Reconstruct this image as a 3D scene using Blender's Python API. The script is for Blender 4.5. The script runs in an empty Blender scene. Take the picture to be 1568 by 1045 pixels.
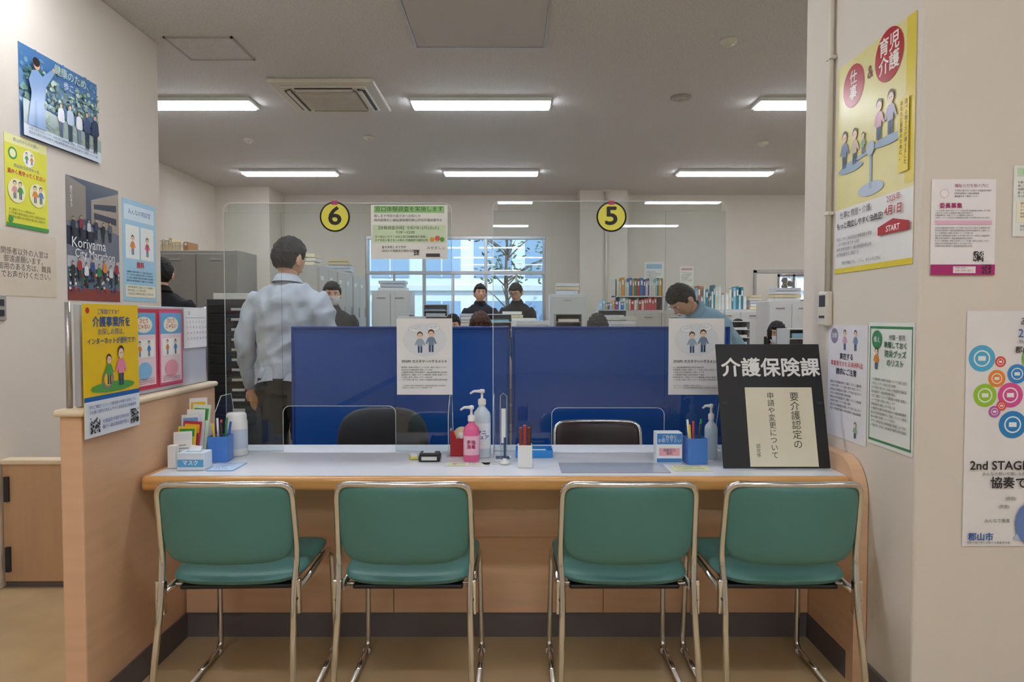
import bpy, bmesh, math, random
from mathutils import Vector, Matrix, noise
random.seed(7)
scene = bpy.context.scene
pi = math.pi

# ------------------------------------------------------------------ materials
def lin(c):
    c = c / 255.0
    return c / 12.92 if c <= 0.04045 else ((c + 0.055) / 1.055) ** 2.4
def C(h):
    h = h.lstrip('#')
    return (lin(int(h[0:2], 16)), lin(int(h[2:4], 16)), lin(int(h[4:6], 16)), 1)

def mat(name, col, rough=.5, metal=0, bump=0, bscale=60, var=0, vscale=6, spec=.5, coat=0, stretch=None):
    m = bpy.data.materials.new(name); m.use_nodes = True
    nt = m.node_tree; n = nt.nodes; l = nt.links
    p = n['Principled BSDF']; c = C(col)
    p.inputs['Base Color'].default_value = c
    p.inputs['Roughness'].default_value = rough
    p.inputs['Metallic'].default_value = metal
    p.inputs['Specular IOR Level'].default_value = spec
    p.inputs['Coat Weight'].default_value = coat
    tc = n.new('ShaderNodeTexCoord')
    src = tc.outputs['Object']
    if stretch:
        mp = n.new('ShaderNodeMapping'); mp.inputs['Scale'].default_value = stretch
        l.new(src, mp.inputs['Vector']); src = mp.outputs['Vector']
    if var:
        t = n.new('ShaderNodeTexNoise'); t.inputs['Scale'].default_value = vscale; t.inputs['Detail'].default_value = 5
        l.new(src, t.inputs['Vector'])
        r = n.new('ShaderNodeValToRGB')
        r.color_ramp.elements[0].position = .3; r.color_ramp.elements[1].position = .7
        r.color_ramp.elements[0].color = tuple(max(0, x * (1 - var)) for x in c[:3]) + (1,)
        r.color_ramp.elements[1].color = tuple(min(1, x * (1 + var)) for x in c[:3]) + (1,)
        l.new(t.outputs['Fac'], r.inputs['Fac']); l.new(r.outputs['Color'], p.inputs['Base Color'])
    if bump:
        t = n.new('ShaderNodeTexNoise'); t.inputs['Scale'].default_value = bscale; t.inputs['Detail'].default_value = 3
        l.new(src, t.inputs['Vector'])
        b = n.new('ShaderNodeBump'); b.inputs['Strength'].default_value = bump; b.inputs['Distance'].default_value = .01
        l.new(t.outputs['Fac'], b.inputs['Height']); l.new(b.outputs['Normal'], p.inputs['Normal'])
    return m

def emis(name, col, st):
    m = bpy.data.materials.new(name); m.use_nodes = True
    p = m.node_tree.nodes['Principled BSDF']
    p.inputs['Base Color'].default_value = C(col)
    p.inputs['Emission Color'].default_value = C(col)
    p.inputs['Emission Strength'].default_value = st
    return m

def clear(name, tint='#f6fafa', ior=1.45, extra=0.0, rough=.0):
    m = bpy.data.materials.new(name); m.use_nodes = True
    nt = m.node_tree; n = nt.nodes; l = nt.links; n.clear()
    o = n.new('ShaderNodeOutputMaterial'); mx = n.new('ShaderNodeMixShader')
    t = n.new('ShaderNodeBsdfTransparent'); t.inputs[0].default_value = C(tint)
    g = n.new('ShaderNodeBsdfGlossy'); g.inputs['Roughness'].default_value = rough
    f = n.new('ShaderNodeFresnel'); f.inputs[0].default_value = ior
    a = n.new('ShaderNodeMath'); a.operation = 'ADD'; a.inputs[1].default_value = extra
    l.new(f.outputs[0], a.inputs[0]); l.new(a.outputs[0], mx.inputs[0])
    l.new(t.outputs[0], mx.inputs[1]); l.new(g.outputs[0], mx.inputs[2]); l.new(mx.outputs[0], o.inputs[0])
    return m

_pc = {}
def pc(h, rough=.42):
    k = (h, rough)
    if k not in _pc:
        _pc[k] = mat('printed_' + h.strip('#'), h, rough, var=.03, vscale=9)
    return _pc[k]

M_wall = mat('plaster_cream', '#dfd6c8', .75, bump=.12, bscale=220, var=.02, vscale=1.2)
M_wall2 = mat('plaster_office', '#dcd4c7', .8, bump=.08, bscale=150, var=.02)
M_ceil = mat('ceiling_rockwool', '#d8d5d2', .9, bump=.6, bscale=110, var=.10, vscale=75)
M_panelceil = mat('ceiling_hatch_mat', '#cac7c4', .8)
M_floor = mat('vinyl_floor', '#c3a97e', .24, bump=.03, bscale=20, var=.12, vscale=2.6)
M_wood = mat('laminate_peach', '#deb48e', .42, var=.05, vscale=3, stretch=(1, 1, 12))
M_woodd = mat('laminate_door', '#cfa880', .42, var=.06, vscale=3, stretch=(9, 9, 1))
M_edge = mat('wood_nosing', '#d69f5c', .3, var=.1, vscale=6, stretch=(1, 14, 14), coat=.3)
M_cap = mat('cap_cream', '#ecd9b8', .4, var=.03)
M_white = mat('white_laminate', '#e4e7ec', .28, var=.01)
M_kick = mat('kick_vinyl', '#665e5c', .55, var=.06)
M_chrome = mat('chrome', '#dcdbd8', .16, 1)
M_steel = mat('brushed_alu', '#b9b9b9', .35, .9)
M_green = mat('vinyl_green', '#4e8079', .42, bump=.1, bscale=420, var=.04, vscale=5)
M_maroon = mat('vinyl_maroon', '#33251f', .35, bump=.05, bscale=400)
M_black = mat('black_plastic', '#17181a', .38, var=.02)
M_dark = mat('dark_plastic', '#2c2e33', .5)
M_blue = mat('partition_blue', '#1b52a4', .22, bump=.02, bscale=12, var=.03, vscale=2)
M_bluef = mat('partition_frame', '#174090', .35)
M_cupblue = mat('cup_blue', '#4f86d6', .35)
M_metalgrey = mat('steel_grey', '#a5a29c', .45, .1, var=.02)
M_metalbeige = mat('steel_beige', '#c8c4ba', .45, .1, var=.02)
M_metalwhite = mat('steel_white', '#dedfdc', .4, .05, var=.01)
M_metaldark = mat('steel_dark', '#3a3b3d', .45, .2)
M_plw = mat('plastic_white', '#efefec', .3)
M_plb = mat('plastic_beige', '#d8d2c2', .4)
M_lamp = emis('lamp_diffuser', '#edf2fd', 20)
M_clear = clear('acrylic_clear', extra=.012)
M_glass = clear('window_glass', '#f0f6f8')
M_cedge = mat('acrylic_edge', '#dfeaea', .2)
M_bottle = mat('bottle_translucent', '#cfe0ea', .18)
M_pink = mat('bottle_pink', '#ea6a9c', .3)
M_red = mat('dispenser_red', '#b01826', .25)
M_tray = mat('tray_blue', '#2c8fe0', .3)
M_screen = mat('screen', '#2a7fa8', .2)
M_lips = mat('lips', '#a8645a', .5)

# ------------------------------------------------------------------ mesh builder
class B:
    def __init__(s):
        s.v = []; s.f = []; s.m = []; s.sm = []; s.mats = []; s.M = Matrix()
    def mi(s, m):
        if m not in s.mats: s.mats.append(m)
        return s.mats.index(m)
    def add(s, vs, fs, m, smooth=False, M=None):
        T = s.M if M is None else s.M @ M
        o = len(s.v); k = s.mi(m)
        s.v.extend([tuple(T @ Vector(p)) for p in vs])
        for f in fs:
            s.f.append(tuple(i + o for i in f)); s.m.append(k); s.sm.append(smooth)
    def box(s, x0, x1, y0, y1, z0, z1, m, bev=0, seg=2, M=None):
        if bev <= 0:
            vs = [(x, y, z) for x in (x0, x1) for y in (y0, y1) for z in (z0, z1)]
            fs = [(0, 1, 3, 2), (4, 6, 7, 5), (0, 4, 5, 1), (2, 3, 7, 6), (0, 2, 6, 4), (1, 5, 7, 3)]
            s.add(vs, fs, m, False, M); return
        bm = bmesh.new(); bmesh.ops.create_cube(bm, size=1)
        for v in bm.verts:
            v.co = Vector(((x0 + x1) / 2 + v.co.x * (x1 - x0), (y0 + y1) / 2 + v.co.y * (y1 - y0), (z0 + z1) / 2 + v.co.z * (z1 - z0)))
        bev = min(bev, .49 * min(abs(x1 - x0), abs(y1 - y0), abs(z1 - z0)))
        bmesh.ops.bevel(bm, geom=list(bm.edges), offset=bev, segments=seg, profile=.5, affect='EDGES')
        bm.verts.index_update()
        s.add([tuple(v.co) for v in bm.verts], [tuple(v.index for v in f.verts) for f in bm.faces], m, seg > 2, M)
        bm.free()
    def quad(s, x0, x1, y0, y1, z, m, M=None):
        s.add([(x0, y0, z), (x1, y0, z), (x1, y1, z), (x0, y1, z)], [(0, 1, 2, 3)], m, False, M)
    def disc(s, cx, cy, rx, ry, z, m, n=28, M=None):
        s.add([(cx + rx * math.cos(2 * pi * i / n), cy + ry * math.sin(2 * pi * i / n), z) for i in range(n)], [tuple(range(n))], m, False, M)
    def poly(s, pts, z, m, M=None):
        s.add([(p[0], p[1], z) for p in pts], [tuple(range(len(pts)))], m, False, M)
    def prism(s, pts, y0, y1, m, M=None, smooth=False):
        n = len(pts)
        vs = [(p[0], y0, p[1]) for p in pts] + [(p[0], y1, p[1]) for p in pts]
        fs = [tuple(range(n)), tuple(range(2 * n - 1, n - 1, -1))]
        s.add(vs, fs, m, False, M)
        s.add(vs, [(i, (i + 1) % n, n + (i + 1) % n, n + i) for i in range(n)], m, smooth, M)
    def loft(s, rings, m, M=None, smooth=True, cap=True):
        n = len(rings[0]); vs = []; fs = []
        for r in rings: vs += [tuple(p) for p in r]
        for k in range(len(rings) - 1):
            for i in range(n):
                j = (i + 1) % n
                fs.append((k * n + i, k * n + j, (k + 1) * n + j, (k + 1) * n + i))
        if cap:
            for k in (0, len(rings) - 1):
                c = sum((Vector(p) for p in rings[k]), Vector()) / n
                vs.append(tuple(c)); ci = len(vs) - 1
                for i in range(n): fs.append((k * n + i, k * n + (i + 1) % n, ci))
        s.add(vs, fs, m, smooth, M)
    def tube(s, pts, r, m, n=10, M=None, cap=True):
        pts = [Vector(p) for p in pts]
        rs = r if isinstance(r, (list, tuple)) else [r] * len(pts)
        rings = []; up = None
        for i, p in enumerate(pts):
            a = pts[max(i - 1, 0)]; b = pts[min(i + 1, len(pts) - 1)]
            t = (b - a).normalized()
            if up is None:
                up = Vector((0, 0, 1)) if abs(t.z) < .9 else Vector((1, 0, 0))
            u = (up - t * up.dot(t))
            if u.length < 1e-5: u = t.orthogonal()
            u.normalize(); w = t.cross(u); up = u
            rings.append([p + (u * math.cos(2 * pi * k / n) + w * math.sin(2 * pi * k / n)) * rs[i] for k in range(n)])
        s.loft(rings, m, M, True, cap)
    def lathe(s, prof, m, c=(0, 0, 0), n=24, M=None, cap=True, sx=1, sy=1):
        rings = [[(c[0] + r * sx * math.cos(2 * pi * k / n), c[1] + r * sy * math.sin(2 * pi * k / n), c[2] + z) for k in range(n)] for r, z in prof]
        s.loft(rings, m, M, True, cap)
    def ball(s, c, rx, ry, rz, m, n=14, k=9, M=None):
        prof = [[(c[0] + rx * math.sin(pi * j / k) * math.cos(2 * pi * i / n), c[1] + ry * math.sin(pi * j / k) * math.sin(2 * pi * i / n), c[2] - rz * math.cos(pi * j / k)) for i in range(n)] for j in range(1, k)]
        s.loft(prof, m, M)
    def pad(s, w, h, t, m, bend, e=.42, M=None, n=44, kr=9):
        def se(v): return math.copysign(abs(v) ** e, v)
        for sg in (1, -1):
            vs = [bend(0, 0, sg * t / 2)]; fs = []
            for k in range(1, kr + 1):
                q = math.sin(k / kr * pi / 2)
                th = sg * t / 2 * (max(0, 1 - q ** 8)) ** .5
                for i in range(n):
                    a = 2 * pi * i / n
                    vs.append(bend(w / 2 * q * se(math.cos(a)), h / 2 * q * se(math.sin(a)), th))
            for i in range(n): fs.append((0, 1 + i, 1 + (i + 1) % n))
            for k in range(kr - 1):
                for i in range(n):
                    j = (i + 1) % n; a = 1 + k * n; b = a + n
                    fs.append((a + i, b + i, b + j, a + j))
            s.add(vs, fs, m, True, M)
    def tray(s, x0, x1, y0, y1, z0, z1, t, m, M=None):
        s.box(x0, x1, y0, y1, z0, z0 + t, m, M=M)
        s.box(x0, x0 + t, y0, y1, z0 + t, z1, m, M=M); s.box(x1 - t, x1, y0, y1, z0 + t, z1, m, M=M)
        s.box(x0 + t, x1 - t, y0, y0 + t, z0 + t, z1, m, M=M); s.box(x0 + t, x1 - t, y1 - t, y1, z0 + t, z1, m, M=M)
    def text(s, st, x, y, size, m, z=.001, ax='CENTER', ay='CENTER', off=0, line=1, M=None, sx=1):
        cu = bpy.data.curves.new('t', 'FONT'); cu.body = st; cu.size = size
        cu.align_x = ax; cu.align_y = ay; cu.resolution_u = 3 if size > .03 else (2 if size > .012 else 1); cu.space_line = line
        ob = bpy.data.objects.new('t', cu); scene.collection.objects.link(ob)
        dg = bpy.context.evaluated_depsgraph_get()
        e = ob.evaluated_get(dg); me = e.to_mesh()
        base = [(v.co.x * sx + x, v.co.y + y) for v in me.vertices]
        fs = [tuple(p.vertices) for p in me.polygons]
        e.to_mesh_clear()
        bpy.data.objects.remove(ob); bpy.data.curves.remove(cu)
        if not fs: return
        # heavier weights are built by stacking slightly displaced copies
        d = size * off * 1.1
        shifts = [(0, 0)] if off < .015 else [(-d, 0), (d, 0), (0, d), (0, -d), (d * .7, d * .7), (-d * .7, -d * .7)]
        for i, (dx, dy) in enumerate(shifts):
            s.add([(p[0] + dx, p[1] + dy, z + i * 1e-5) for p in base], fs, m, False, M)
    def mesh(s, name, normals=True):
        me = bpy.data.meshes.new(name)
        me.from_pydata(s.v, [], s.f)
        for m in s.mats: me.materials.append(m)
        me.polygons.foreach_set('material_index', s.m)
        me.polygons.foreach_set('use_smooth', s.sm)
        me.update()
        if normals:
            bm = bmesh.new(); bm.from_mesh(me); bmesh.ops.recalc_face_normals(bm, faces=bm.faces); bm.to_mesh(me); bm.free()
        return me
    def obj(s, name, M=None, parent=None, normals=True):
        ob = bpy.data.objects.new(name, s.mesh(name, normals)); scene.collection.objects.link(ob)
        if parent: ob.parent = parent
        if M is not None: ob.matrix_local = M
        return ob

def T(x, y, z): return Matrix.Translation((x, y, z))
def R(a, ax): return Matrix.Rotation(a, 4, ax)

def fillet(pts, rr, k=5):
    pts = [Vector(p) for p in pts]; out = [pts[0]]
    for i in range(1, len(pts) - 1):
        a, b, c = pts[i - 1], pts[i], pts[i + 1]
        r = min(rr, (a - b).length * .48, (c - b).length * .48)
        p = b + (a - b).normalized() * r; q = b + (c - b).normalized() * r
        for j in range(k + 1):
            t = j / k; out.append(p * (1 - t) ** 2 + b * 2 * t * (1 - t) + q * t * t)
    out.append(pts[-1]); return out

# ------------------------------------------------------------------ room shell
CEIL = 3.2
b = B(); b.box(-4.45, 6.65, -10.2, 12.6, -.1, 0, M_floor); b.obj('floor')
b = B(); b.box(-4.45, 6.65, -10.2, 10.75, CEIL, CEIL + .1, M_ceil); b.obj('ceiling')
b = B(); b.box(-4.3, -2.45, -10, 4.78, 0, CEIL, M_wall, bev=.006); b.obj('wall_left')
b = B(); b.box(-4.45, -4.3, -10, 10.75, 0, CEIL, M_wall2); b.obj('wall_office_left')
b = B(); b.box(6.5, 6.65, 2.94, 10.75, 0, CEIL, M_wall2); b.obj('wall_office_right')
b = B(); b.box(1.25, 6.65, 2.1, 2.94, 0, CEIL, M_wall, bev=.008); b.obj('wall_right')
b = B(); b.box(5, 5.15, -10, 2.1, 0, CEIL, M_wall); b.obj('wall_hall_right')
b = B(); b.box(-2.45, 5, -10.15, -10, 0, CEIL, M_wall); b.obj('wall_hall_back')
b = B()
Y0, Y1 = 10.6, 10.75
for x0, x1, z0, z1 in [(-4.3, -2.27, 0, CEIL), (-2.27, .52, 0, .8), (-2.27, .52, 2.57, CEIL), (.52, 3.78, 0, CEIL), (3.78, 5.1, 2.0, CEIL), (5.1, 6.5, 0, CEIL)]:
    b.box(x0, x1, Y0, Y1, z0, z1, M_wall2)
b.obj('wall_back')
b = B(); b.box(-4.3, -3.51, 9.93, 10.6, 0, CEIL, M_wall2); b.obj('wall_column_left')
b = B(); b.box(1.01, 1.72, 10.2, 10.6, 0, CEIL, M_wall2); b.obj('wall_column_centre')
b = B()
b.box(3.55, 3.65, 10.75, 12.5, 0, 2.6, M_wall2); b.box(5.9, 6.0, 10.75, 12.5, 0, 2.6, M_wall2)
b.box(3.55, 6.0, 10.75, 12.5, 2.6, 2.7, M_ceil)
b.box(3.55, 4.85, 12.5, 12.6, 0, 2.7, M_wall2); b.box(5.45, 6.0, 12.5, 12.6, 0, 2.7, M_wall2)
b.box(4.85, 5.45, 12.5, 12.6, 0, 1.6, M_wall2); b.box(4.85, 5.45, 12.5, 12.6, 2.1, 2.7, M_wall2)
b.obj('wall_side_room')
b = B()
b.box(3.74, 3.78, 10.57, 10.599, 0, 2.04, M_steel); b.box(5.1, 5.14, 10.57, 10.599, 0, 2.04, M_steel); b.box(3.74, 5.14, 10.57, 10.599, 2.0, 2.05, M_steel)
b.obj('trim_1')
b = B()
for x0, x1, z0, z1 in [(4.85, 5.45, 1.6, 1.64), (4.85, 5.45, 2.06, 2.1), (4.85, 4.89, 1.6, 2.1), (5.41, 5.45, 1.6, 2.1), (5.13, 5.17, 1.6, 2.1)]:
    b.box(x0, x1, 12.5, 12.56, z0, z1, M_steel)
b.obj('window_2')
b = B()
fr = .045
for x in (-2.27, -1.39, -.43, .475):
    b.box(x, x + fr, 10.62, 10.72, .8, 2.57, M_steel, bev=.004)
for z in (.8, 1.98, 2.525):
    b.box(-2.27, .52, 10.61, 10.73, z, z + .05, M_steel, bev=.004)
for x in (-1.85, -.93, .05):
    b.box(x, x + .03, 10.65, 10.69, .85, 1.98, M_steel)
b.box(-2.23, .48, 10.665, 10.671, .85, 2.53, M_glass)
b.box(-2.34, .59, 10.52, 10.62, .76, .8, M_metalwhite)
b.obj('window_1')
for nm, bx in [('baseboard_right', (1.255, 5, 2.085, 2.099, 0, .09)), ('baseboard_right_side', (1.236, 1.249, 2.1, 2.36, 0, .09)),
               ('baseboard_left', (-2.449, -2.435, -9.9, 3.2, 0, .09)), ('baseboard_office_left', (-4.299, -4.285, 4.8, 9.9, 0, .09))]:
    b = B(); b.box(*bx, M_kick); b.obj(nm)

# ------------------------------------------------------------------ ceiling fittings
def ceiling_light(x, y):
    b = B()
    b.box(-.61, .61, -.13, .13, -.03, 0, M_plw, bev=.004)
    b.box(-.6, .6, -.09, .09, -.05, -.03, M_lamp, bev=.01)
    b.obj('ceiling_light', T(x, y, CEIL))
for y in (3.22, 6.06, 8.9):
    for x in (-2.87, -.27, 2.75):
        if y < 4 and x < -2: x = -1.75
        if y < 4 and x > 2: x = 3.6
        ceiling_light(x, y)
ceiling_light(5.4, 6.06); ceiling_light(5.4, 8.9)
for y in (.3, -2.5, -5.3, -8.1):
    for x in ((-1.2, .7, 3.4) if y > -5 else (-.27, 2.75)): ceiling_light(x, y)
b = B(); b.box(-.3, .3, -.08, .08, -.03, 0, M_lamp); b.obj('ceiling_light_small', T(4.6, 11.6, 2.6))

b = B()
b.box(-.425, .425, -.40, .40, -.035, 0, M_plb, bev=.012)
b.box(-.34, .34, -.32, .32, -.05, -.03, M_plb, bev=.008)
b.box(-.25, .25, -.24, .24, -.058, -.045, mat('grille_brown', '#8f8676', .6))
for i in range(20):
    y = -.235 + i * .0238; b.box(-.245, .245, y, y + .012, -.066, -.056, M_plb)
for sx in (-1, 1):
    b.prism([(sx * .33, -.25), (sx * .33, .25), (sx * .27, .29), (sx * .27, -.29)], .046, .056, M_dark, M=R(-pi / 2, 'X'))
    b.box(sx * .29 - .014, sx * .29 + .014, -.26, .26, -.07, -.056, M_plb)
    b.box(-.23, .23, sx * .29 - .02, sx * .29 + .02, -.056, -.046, M_dark)
    b.box(-.23, .23, sx * .28 - .012, sx * .28 + .012, -.068, -.056, M_plb)
b.obj('air_conditioner_cassette', T(-1.52, 5.86, CEIL))
b = B(); b.box(-.44, .44, -.38, .38, -.008, 0, M_panelceil, bev=.003)
for e in ((-.45, -.44, -.39, .39), (.44, .45, -.39, .39), (-.45, .45, -.39, -.38), (-.45, .45, .38, .39)): b.box(*e, -.012, 0, M_steel)
b.obj('ceiling_hatch', T(-.22, 4.45, CEIL))
b = B(); b.box(-.22, .22, -.19, .19, -.006, 0, M_ceil)
for e in ((-.235, -.22, -.205, .205), (.22, .235, -.205, .205), (-.235, .235, -.205, -.19), (-.235, .235, .19, .205)): b.box(*e, -.01, 0, M_metalgrey)
b.obj('ceiling_hatch', T(-2.12, 4.87, CEIL))
for x, y, r in [(1.45, 5.93, .09)]:
    b = B(); b.lathe([(r, 0), (r, -.012), (r * .85, -.02), (r * .8, -.02), (.01, -.02)], M_metalgrey, n=32)
    for k in range(3): b.lathe([(.03 + k * .016, -.0205), (.034 + k * .016, -.023), (.038 + k * .016, -.0205)], M_plb, n=24, cap=False)
    b.obj('ceiling_speaker', T(x, y, CEIL))
for x, y in [(1.48, 4.73), (2.71, 7.44), (-2.79, 7.3), (-1.5, 7.22)]:
    b = B(); b.lathe([(.055, 0), (.055, -.015), (.04, -.03), (.022, -.035), (.02, -.045), (.002, -.046)], M_plb, n=24); b.obj('smoke_detector', T(x, y, CEIL))

# ------------------------------------------------------------------ counter
b = B()
ZT = .735
b.box(-1.30, 1.2, 2.43, 3.03, .70, ZT, M_white)
b.box(-1.315, 1.2, 2.393, 2.432, .686, ZT + .002, M_edge, bev=.017, seg=5)
b.box(-1.315, -1.30, 2.41, 3.03, .69, ZT + .001, M_edge)
b.box(-1.321, 1.2, 2.735, 2.76, .10, .70, M_wood)
b.box(-1.321, 1.2, 2.715, 2.7349, .42, .70, M_wood, bev=.003)
b.box(-1.321, 1.2, 2.733, 2.7352, .10, .104, M_kick)
b.box(-1.321, 1.2, 2.742, 2.755, 0, .10, M_kick)
for x in (-.48, .37):
    b.box(x - .0015, x + .0015, 2.7335, 2.7352, .104, .42, M_kick)
b.obj('service_counter')
b = B()
b.box(-1.40, -1.33, 2.1, 3.05, 0, .995, M_wood, bev=.006)
b.box(-1.412, -1.318, 2.085, 3.06, .995, 1.018, M_cap, bev=.01, seg=3)
b.box(-1.329, -1.322, 2.11, 2.74, .0, .10, M_kick)
b.obj('counter_end_panel')
b = B()
pr = [(2.37, 0), (2.95, 0), (2.95, .80), (2.50, .80)] + [(2.50 - .13 * math.sin(a), .67 + .13 * math.cos(a)) for a in [pi / 2 * k / 8 for k in range(1, 9)]]
b.prism(pr, -1.247, -1.202, M_wood, M=R(pi / 2, 'Z'))
b.box(1.2005, 1.2015, 2.42, 2.74, 0, .1, M_kick)
b.obj('counter_side_panel')
b = B()
b.box(-2.445, -1.45, 3.25, 3.285, .03, .61, M_woodd, bev=.003)
b.box(-2.445, -1.45, 3.235, 3.30, .60, .625, M_cap, bev=.006)
b.box(-2.445, -1.45, 3.26, 3.28, 0, .03, M_kick)
b.box(-2.43, -2.41, 3.235, 3.25, .08, .2, M_dark); b.box(-2.43, -2.41, 3.235, 3.25, .42, .54, M_dark)
b.obj('wooden_gate')
b = B()
b.box(-1.375, -1.355, 2.14, 3.02, 1.02, 1.345, mat('notice_grey', '#bcc0c8', .5), bev=.003)
b.tube([(-1.385, 2.13, 1.018), (-1.385, 2.13, 1.35)], .009, M_steel); b.tube([(-1.365, 3.03, 1.018), (-1.365, 3.03, 1.35)], .009, M_steel)
b.obj('notice_screen')

# ------------------------------------------------------------------ green stacking chairs
def tube_chair(name, x, y, rot, vinyl):
    b = B()
    for s in (-1, 1):
        side = fillet([(s * .222, .10, .018), (s * .222, .285, .012), (s * .215, .262, .40), (s * .215, .20, .428), (s * .212, -.19, .425)], .045)
        b.tube([(s * .222, -.29, .012), (s * .222, .10, .012)] + side[0:], .0105, M_chrome)
        b.box(s * .213 - .014, s * .213 + .014, -.215, -.19, .36, .47, M_chrome, bev=.004)
        b.ball((s * .222, -.285, .014), .015, .018, .014, M_plw)
        b.ball((s * .222, .255, .012), .015, .018, .012, M_plw)
        b.ball((s * .214, -.218, .41), .006, .006, .006, M_dark)
    path = fillet([(-.22, -.295, .015), (-.207, -.215, .42), (-.213, -.19, .55), (-.208, -.232, .782), (-.12, -.258, .787), (0, -.265, .787), (.12, -.258, .787), (.208, -.232, .782), (.213, -.19, .55), (.207, -.215, .42), (.22, -.295, .015)], .045)
    b.tube(path, .0105, M_chrome, n=12)
    def bend(u, v, t):
        z = .655 + v
        k = (1 - .07 * max(0, -v / .12) ** 2)
        u2 = u * k
        y = -.205 - .16 * (v) + 1.0 * (u2 ** 2) - .042 + t
        return (u2, y, z)
    b.pad(.416, .262, .034, vinyl, bend, e=.30, n=60)
    def sb(u, v, t):
        return (u * (1 + .03 * v / .2), .03 + v, .452 + t - .35 * max(0, v - .12) ** 1.5 + .25 * u * u)
    b.pad(.435, .42, .05, vinyl, sb, e=.34)
    b.box(-.18, .18, -.15, .2, .416, .432, M_black, bev=.006)
    b.tube([(-.213, -.12, .424), (.213, -.12, .424)], .008, M_chrome); b.tube([(-.213, .17, .422), (.213, .17, .422)], .008, M_chrome)
    b.obj(name, T(x, y, 0) @ R(rot, 'Z'))
for x, r in ((-.905, .03), (-.34, 0), (.367, 0), (.885, -.015)):
    tube_chair('stacking_chair', x, 2.345, r, M_green)
tube_chair('staff_chair', .42, 3.12, pi, M_maroon)

def office_chair(x, y, rot, col=M_dark):
    b = B()
    b.pad(.46, .44, .07, col, lambda u, v, t: (u, v, .415 + t), e=.5)
    b.pad(.44, .42, .05, col, lambda u, v, t: (u, .26 - u * u * .8 + t, .66 + v), e=.6)
    b.tube(fillet([(0, .05, .38), (0, .27, .38), (0, .295, .6)], .06), .018, M_dark)
    b.lathe([(.03, .1), (.03, .3), (.02, .3), (.02, .39)], M_chrome)
    for k in range(5):
        a = 2 * pi * k / 5 + .3
        b.tube([(0, 0, .11), (.14 * math.cos(a), .14 * math.sin(a), .095), (.28 * math.cos(a), .28 * math.sin(a), .07)], [.025, .02, .014], M_dark, n=8)
        b.ball((.28 * math.cos(a), .28 * math.sin(a), .03), .022, .022, .03, M_black, n=10, k=8)
    b.obj('office_chair', T(x, y, 0) @ R(rot, 'Z'))
office_chair(-.62, 3.04, 0)

# ------------------------------------------------------------------ blue partitions
for x0, x1 in ((-1.16, -.012), (-.002, 1.146)):
    b = B()
    b.box(x0 + .012, x1 - .012, 3.585, 3.615, .06, 1.244, M_blue, bev=.004)
    b.box(x0, x0 + .014, 3.58, 3.62, .03, 1.256, M_bluef, bev=.004); b.box(x1 - .014, x1, 3.58, 3.62, .03, 1.256, M_bluef, bev=.004)
    b.box(x0, x1, 3.58, 3.62, 1.242, 1.256, M_bluef, bev=.004); b.box(x0, x1, 3.58, 3.62, .05, .07, M_bluef, bev=.004)
    for x in (x0 + .06, x1 - .1): b.box(x, x + .04, 3.4, 3.8, 0, .035, M_dark, bev=.01)
    b.obj('blue_partition')

# ------------------------------------------------------------------ acrylic screens
def acrylic(x0, x1, c0, c1, zt, zc, y=2.88):
    b = B(); t = .003; r = .03
    def arc(cx, cz, a0, a1, rr=r, k=6): return [(cx + rr * math.cos(a0 + (a1 - a0) * i / k), cz + rr * math.sin(a0 + (a1 - a0) * i / k)) for i in range(k + 1)]
    zb = ZT + .002
    pts = [(x0, zb)] + arc(x0 + r, zt - r, pi, pi / 2) + arc(x1 - r, zt - r, pi / 2, 0) + [(x1, zb), (c1, zb)] + arc(c1 - r, zc - r, 0, pi / 2) + arc(c0 + r, zc - r, pi / 2, pi) + [(c0, zb)]
    zs = zt - .04
    b.box(x0 + .001, c0, y - t / 2, y + t / 2, zb, zs, M_clear); b.box(c1, x1 - .001, y - t / 2, y + t / 2, zb, zs, M_clear)
    b.box(c0, c1, y - t / 2, y + t / 2, zc, zs, M_clear)
    b.box(x0 + .02, x1 - .02, y - t / 2, y + t / 2, zs, zt - .001, M_clear)
    b.tube([(p[0], y, p[1]) for p in pts] + [(pts[0][0], y, pts[0][1])], .0014, M_cedge, n=6)
    for x in (x0 + .004, x1 - .004):
        q = [(y - .13, zb), (y + .11, zb), (y + .11, zb + .05), (y + .04, zb + .24), (y - .06, zb + .24), (y - .13, zb + .17)]
        b.add([(x, p[0], p[1]) for p in q], [tuple(range(len(q)))], M_clear)
        b.tube([(x, p[0], p[1]) for p in q + [q[0]]], .0014, M_cedge, n=6)
    return b.obj('acrylic_screen', normals=False)
acrylic(-1.21, -.254, -.97, -.493, 1.782, .928)
acrylic(-.08, .898, .168, .645, 1.79, .92)

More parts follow.
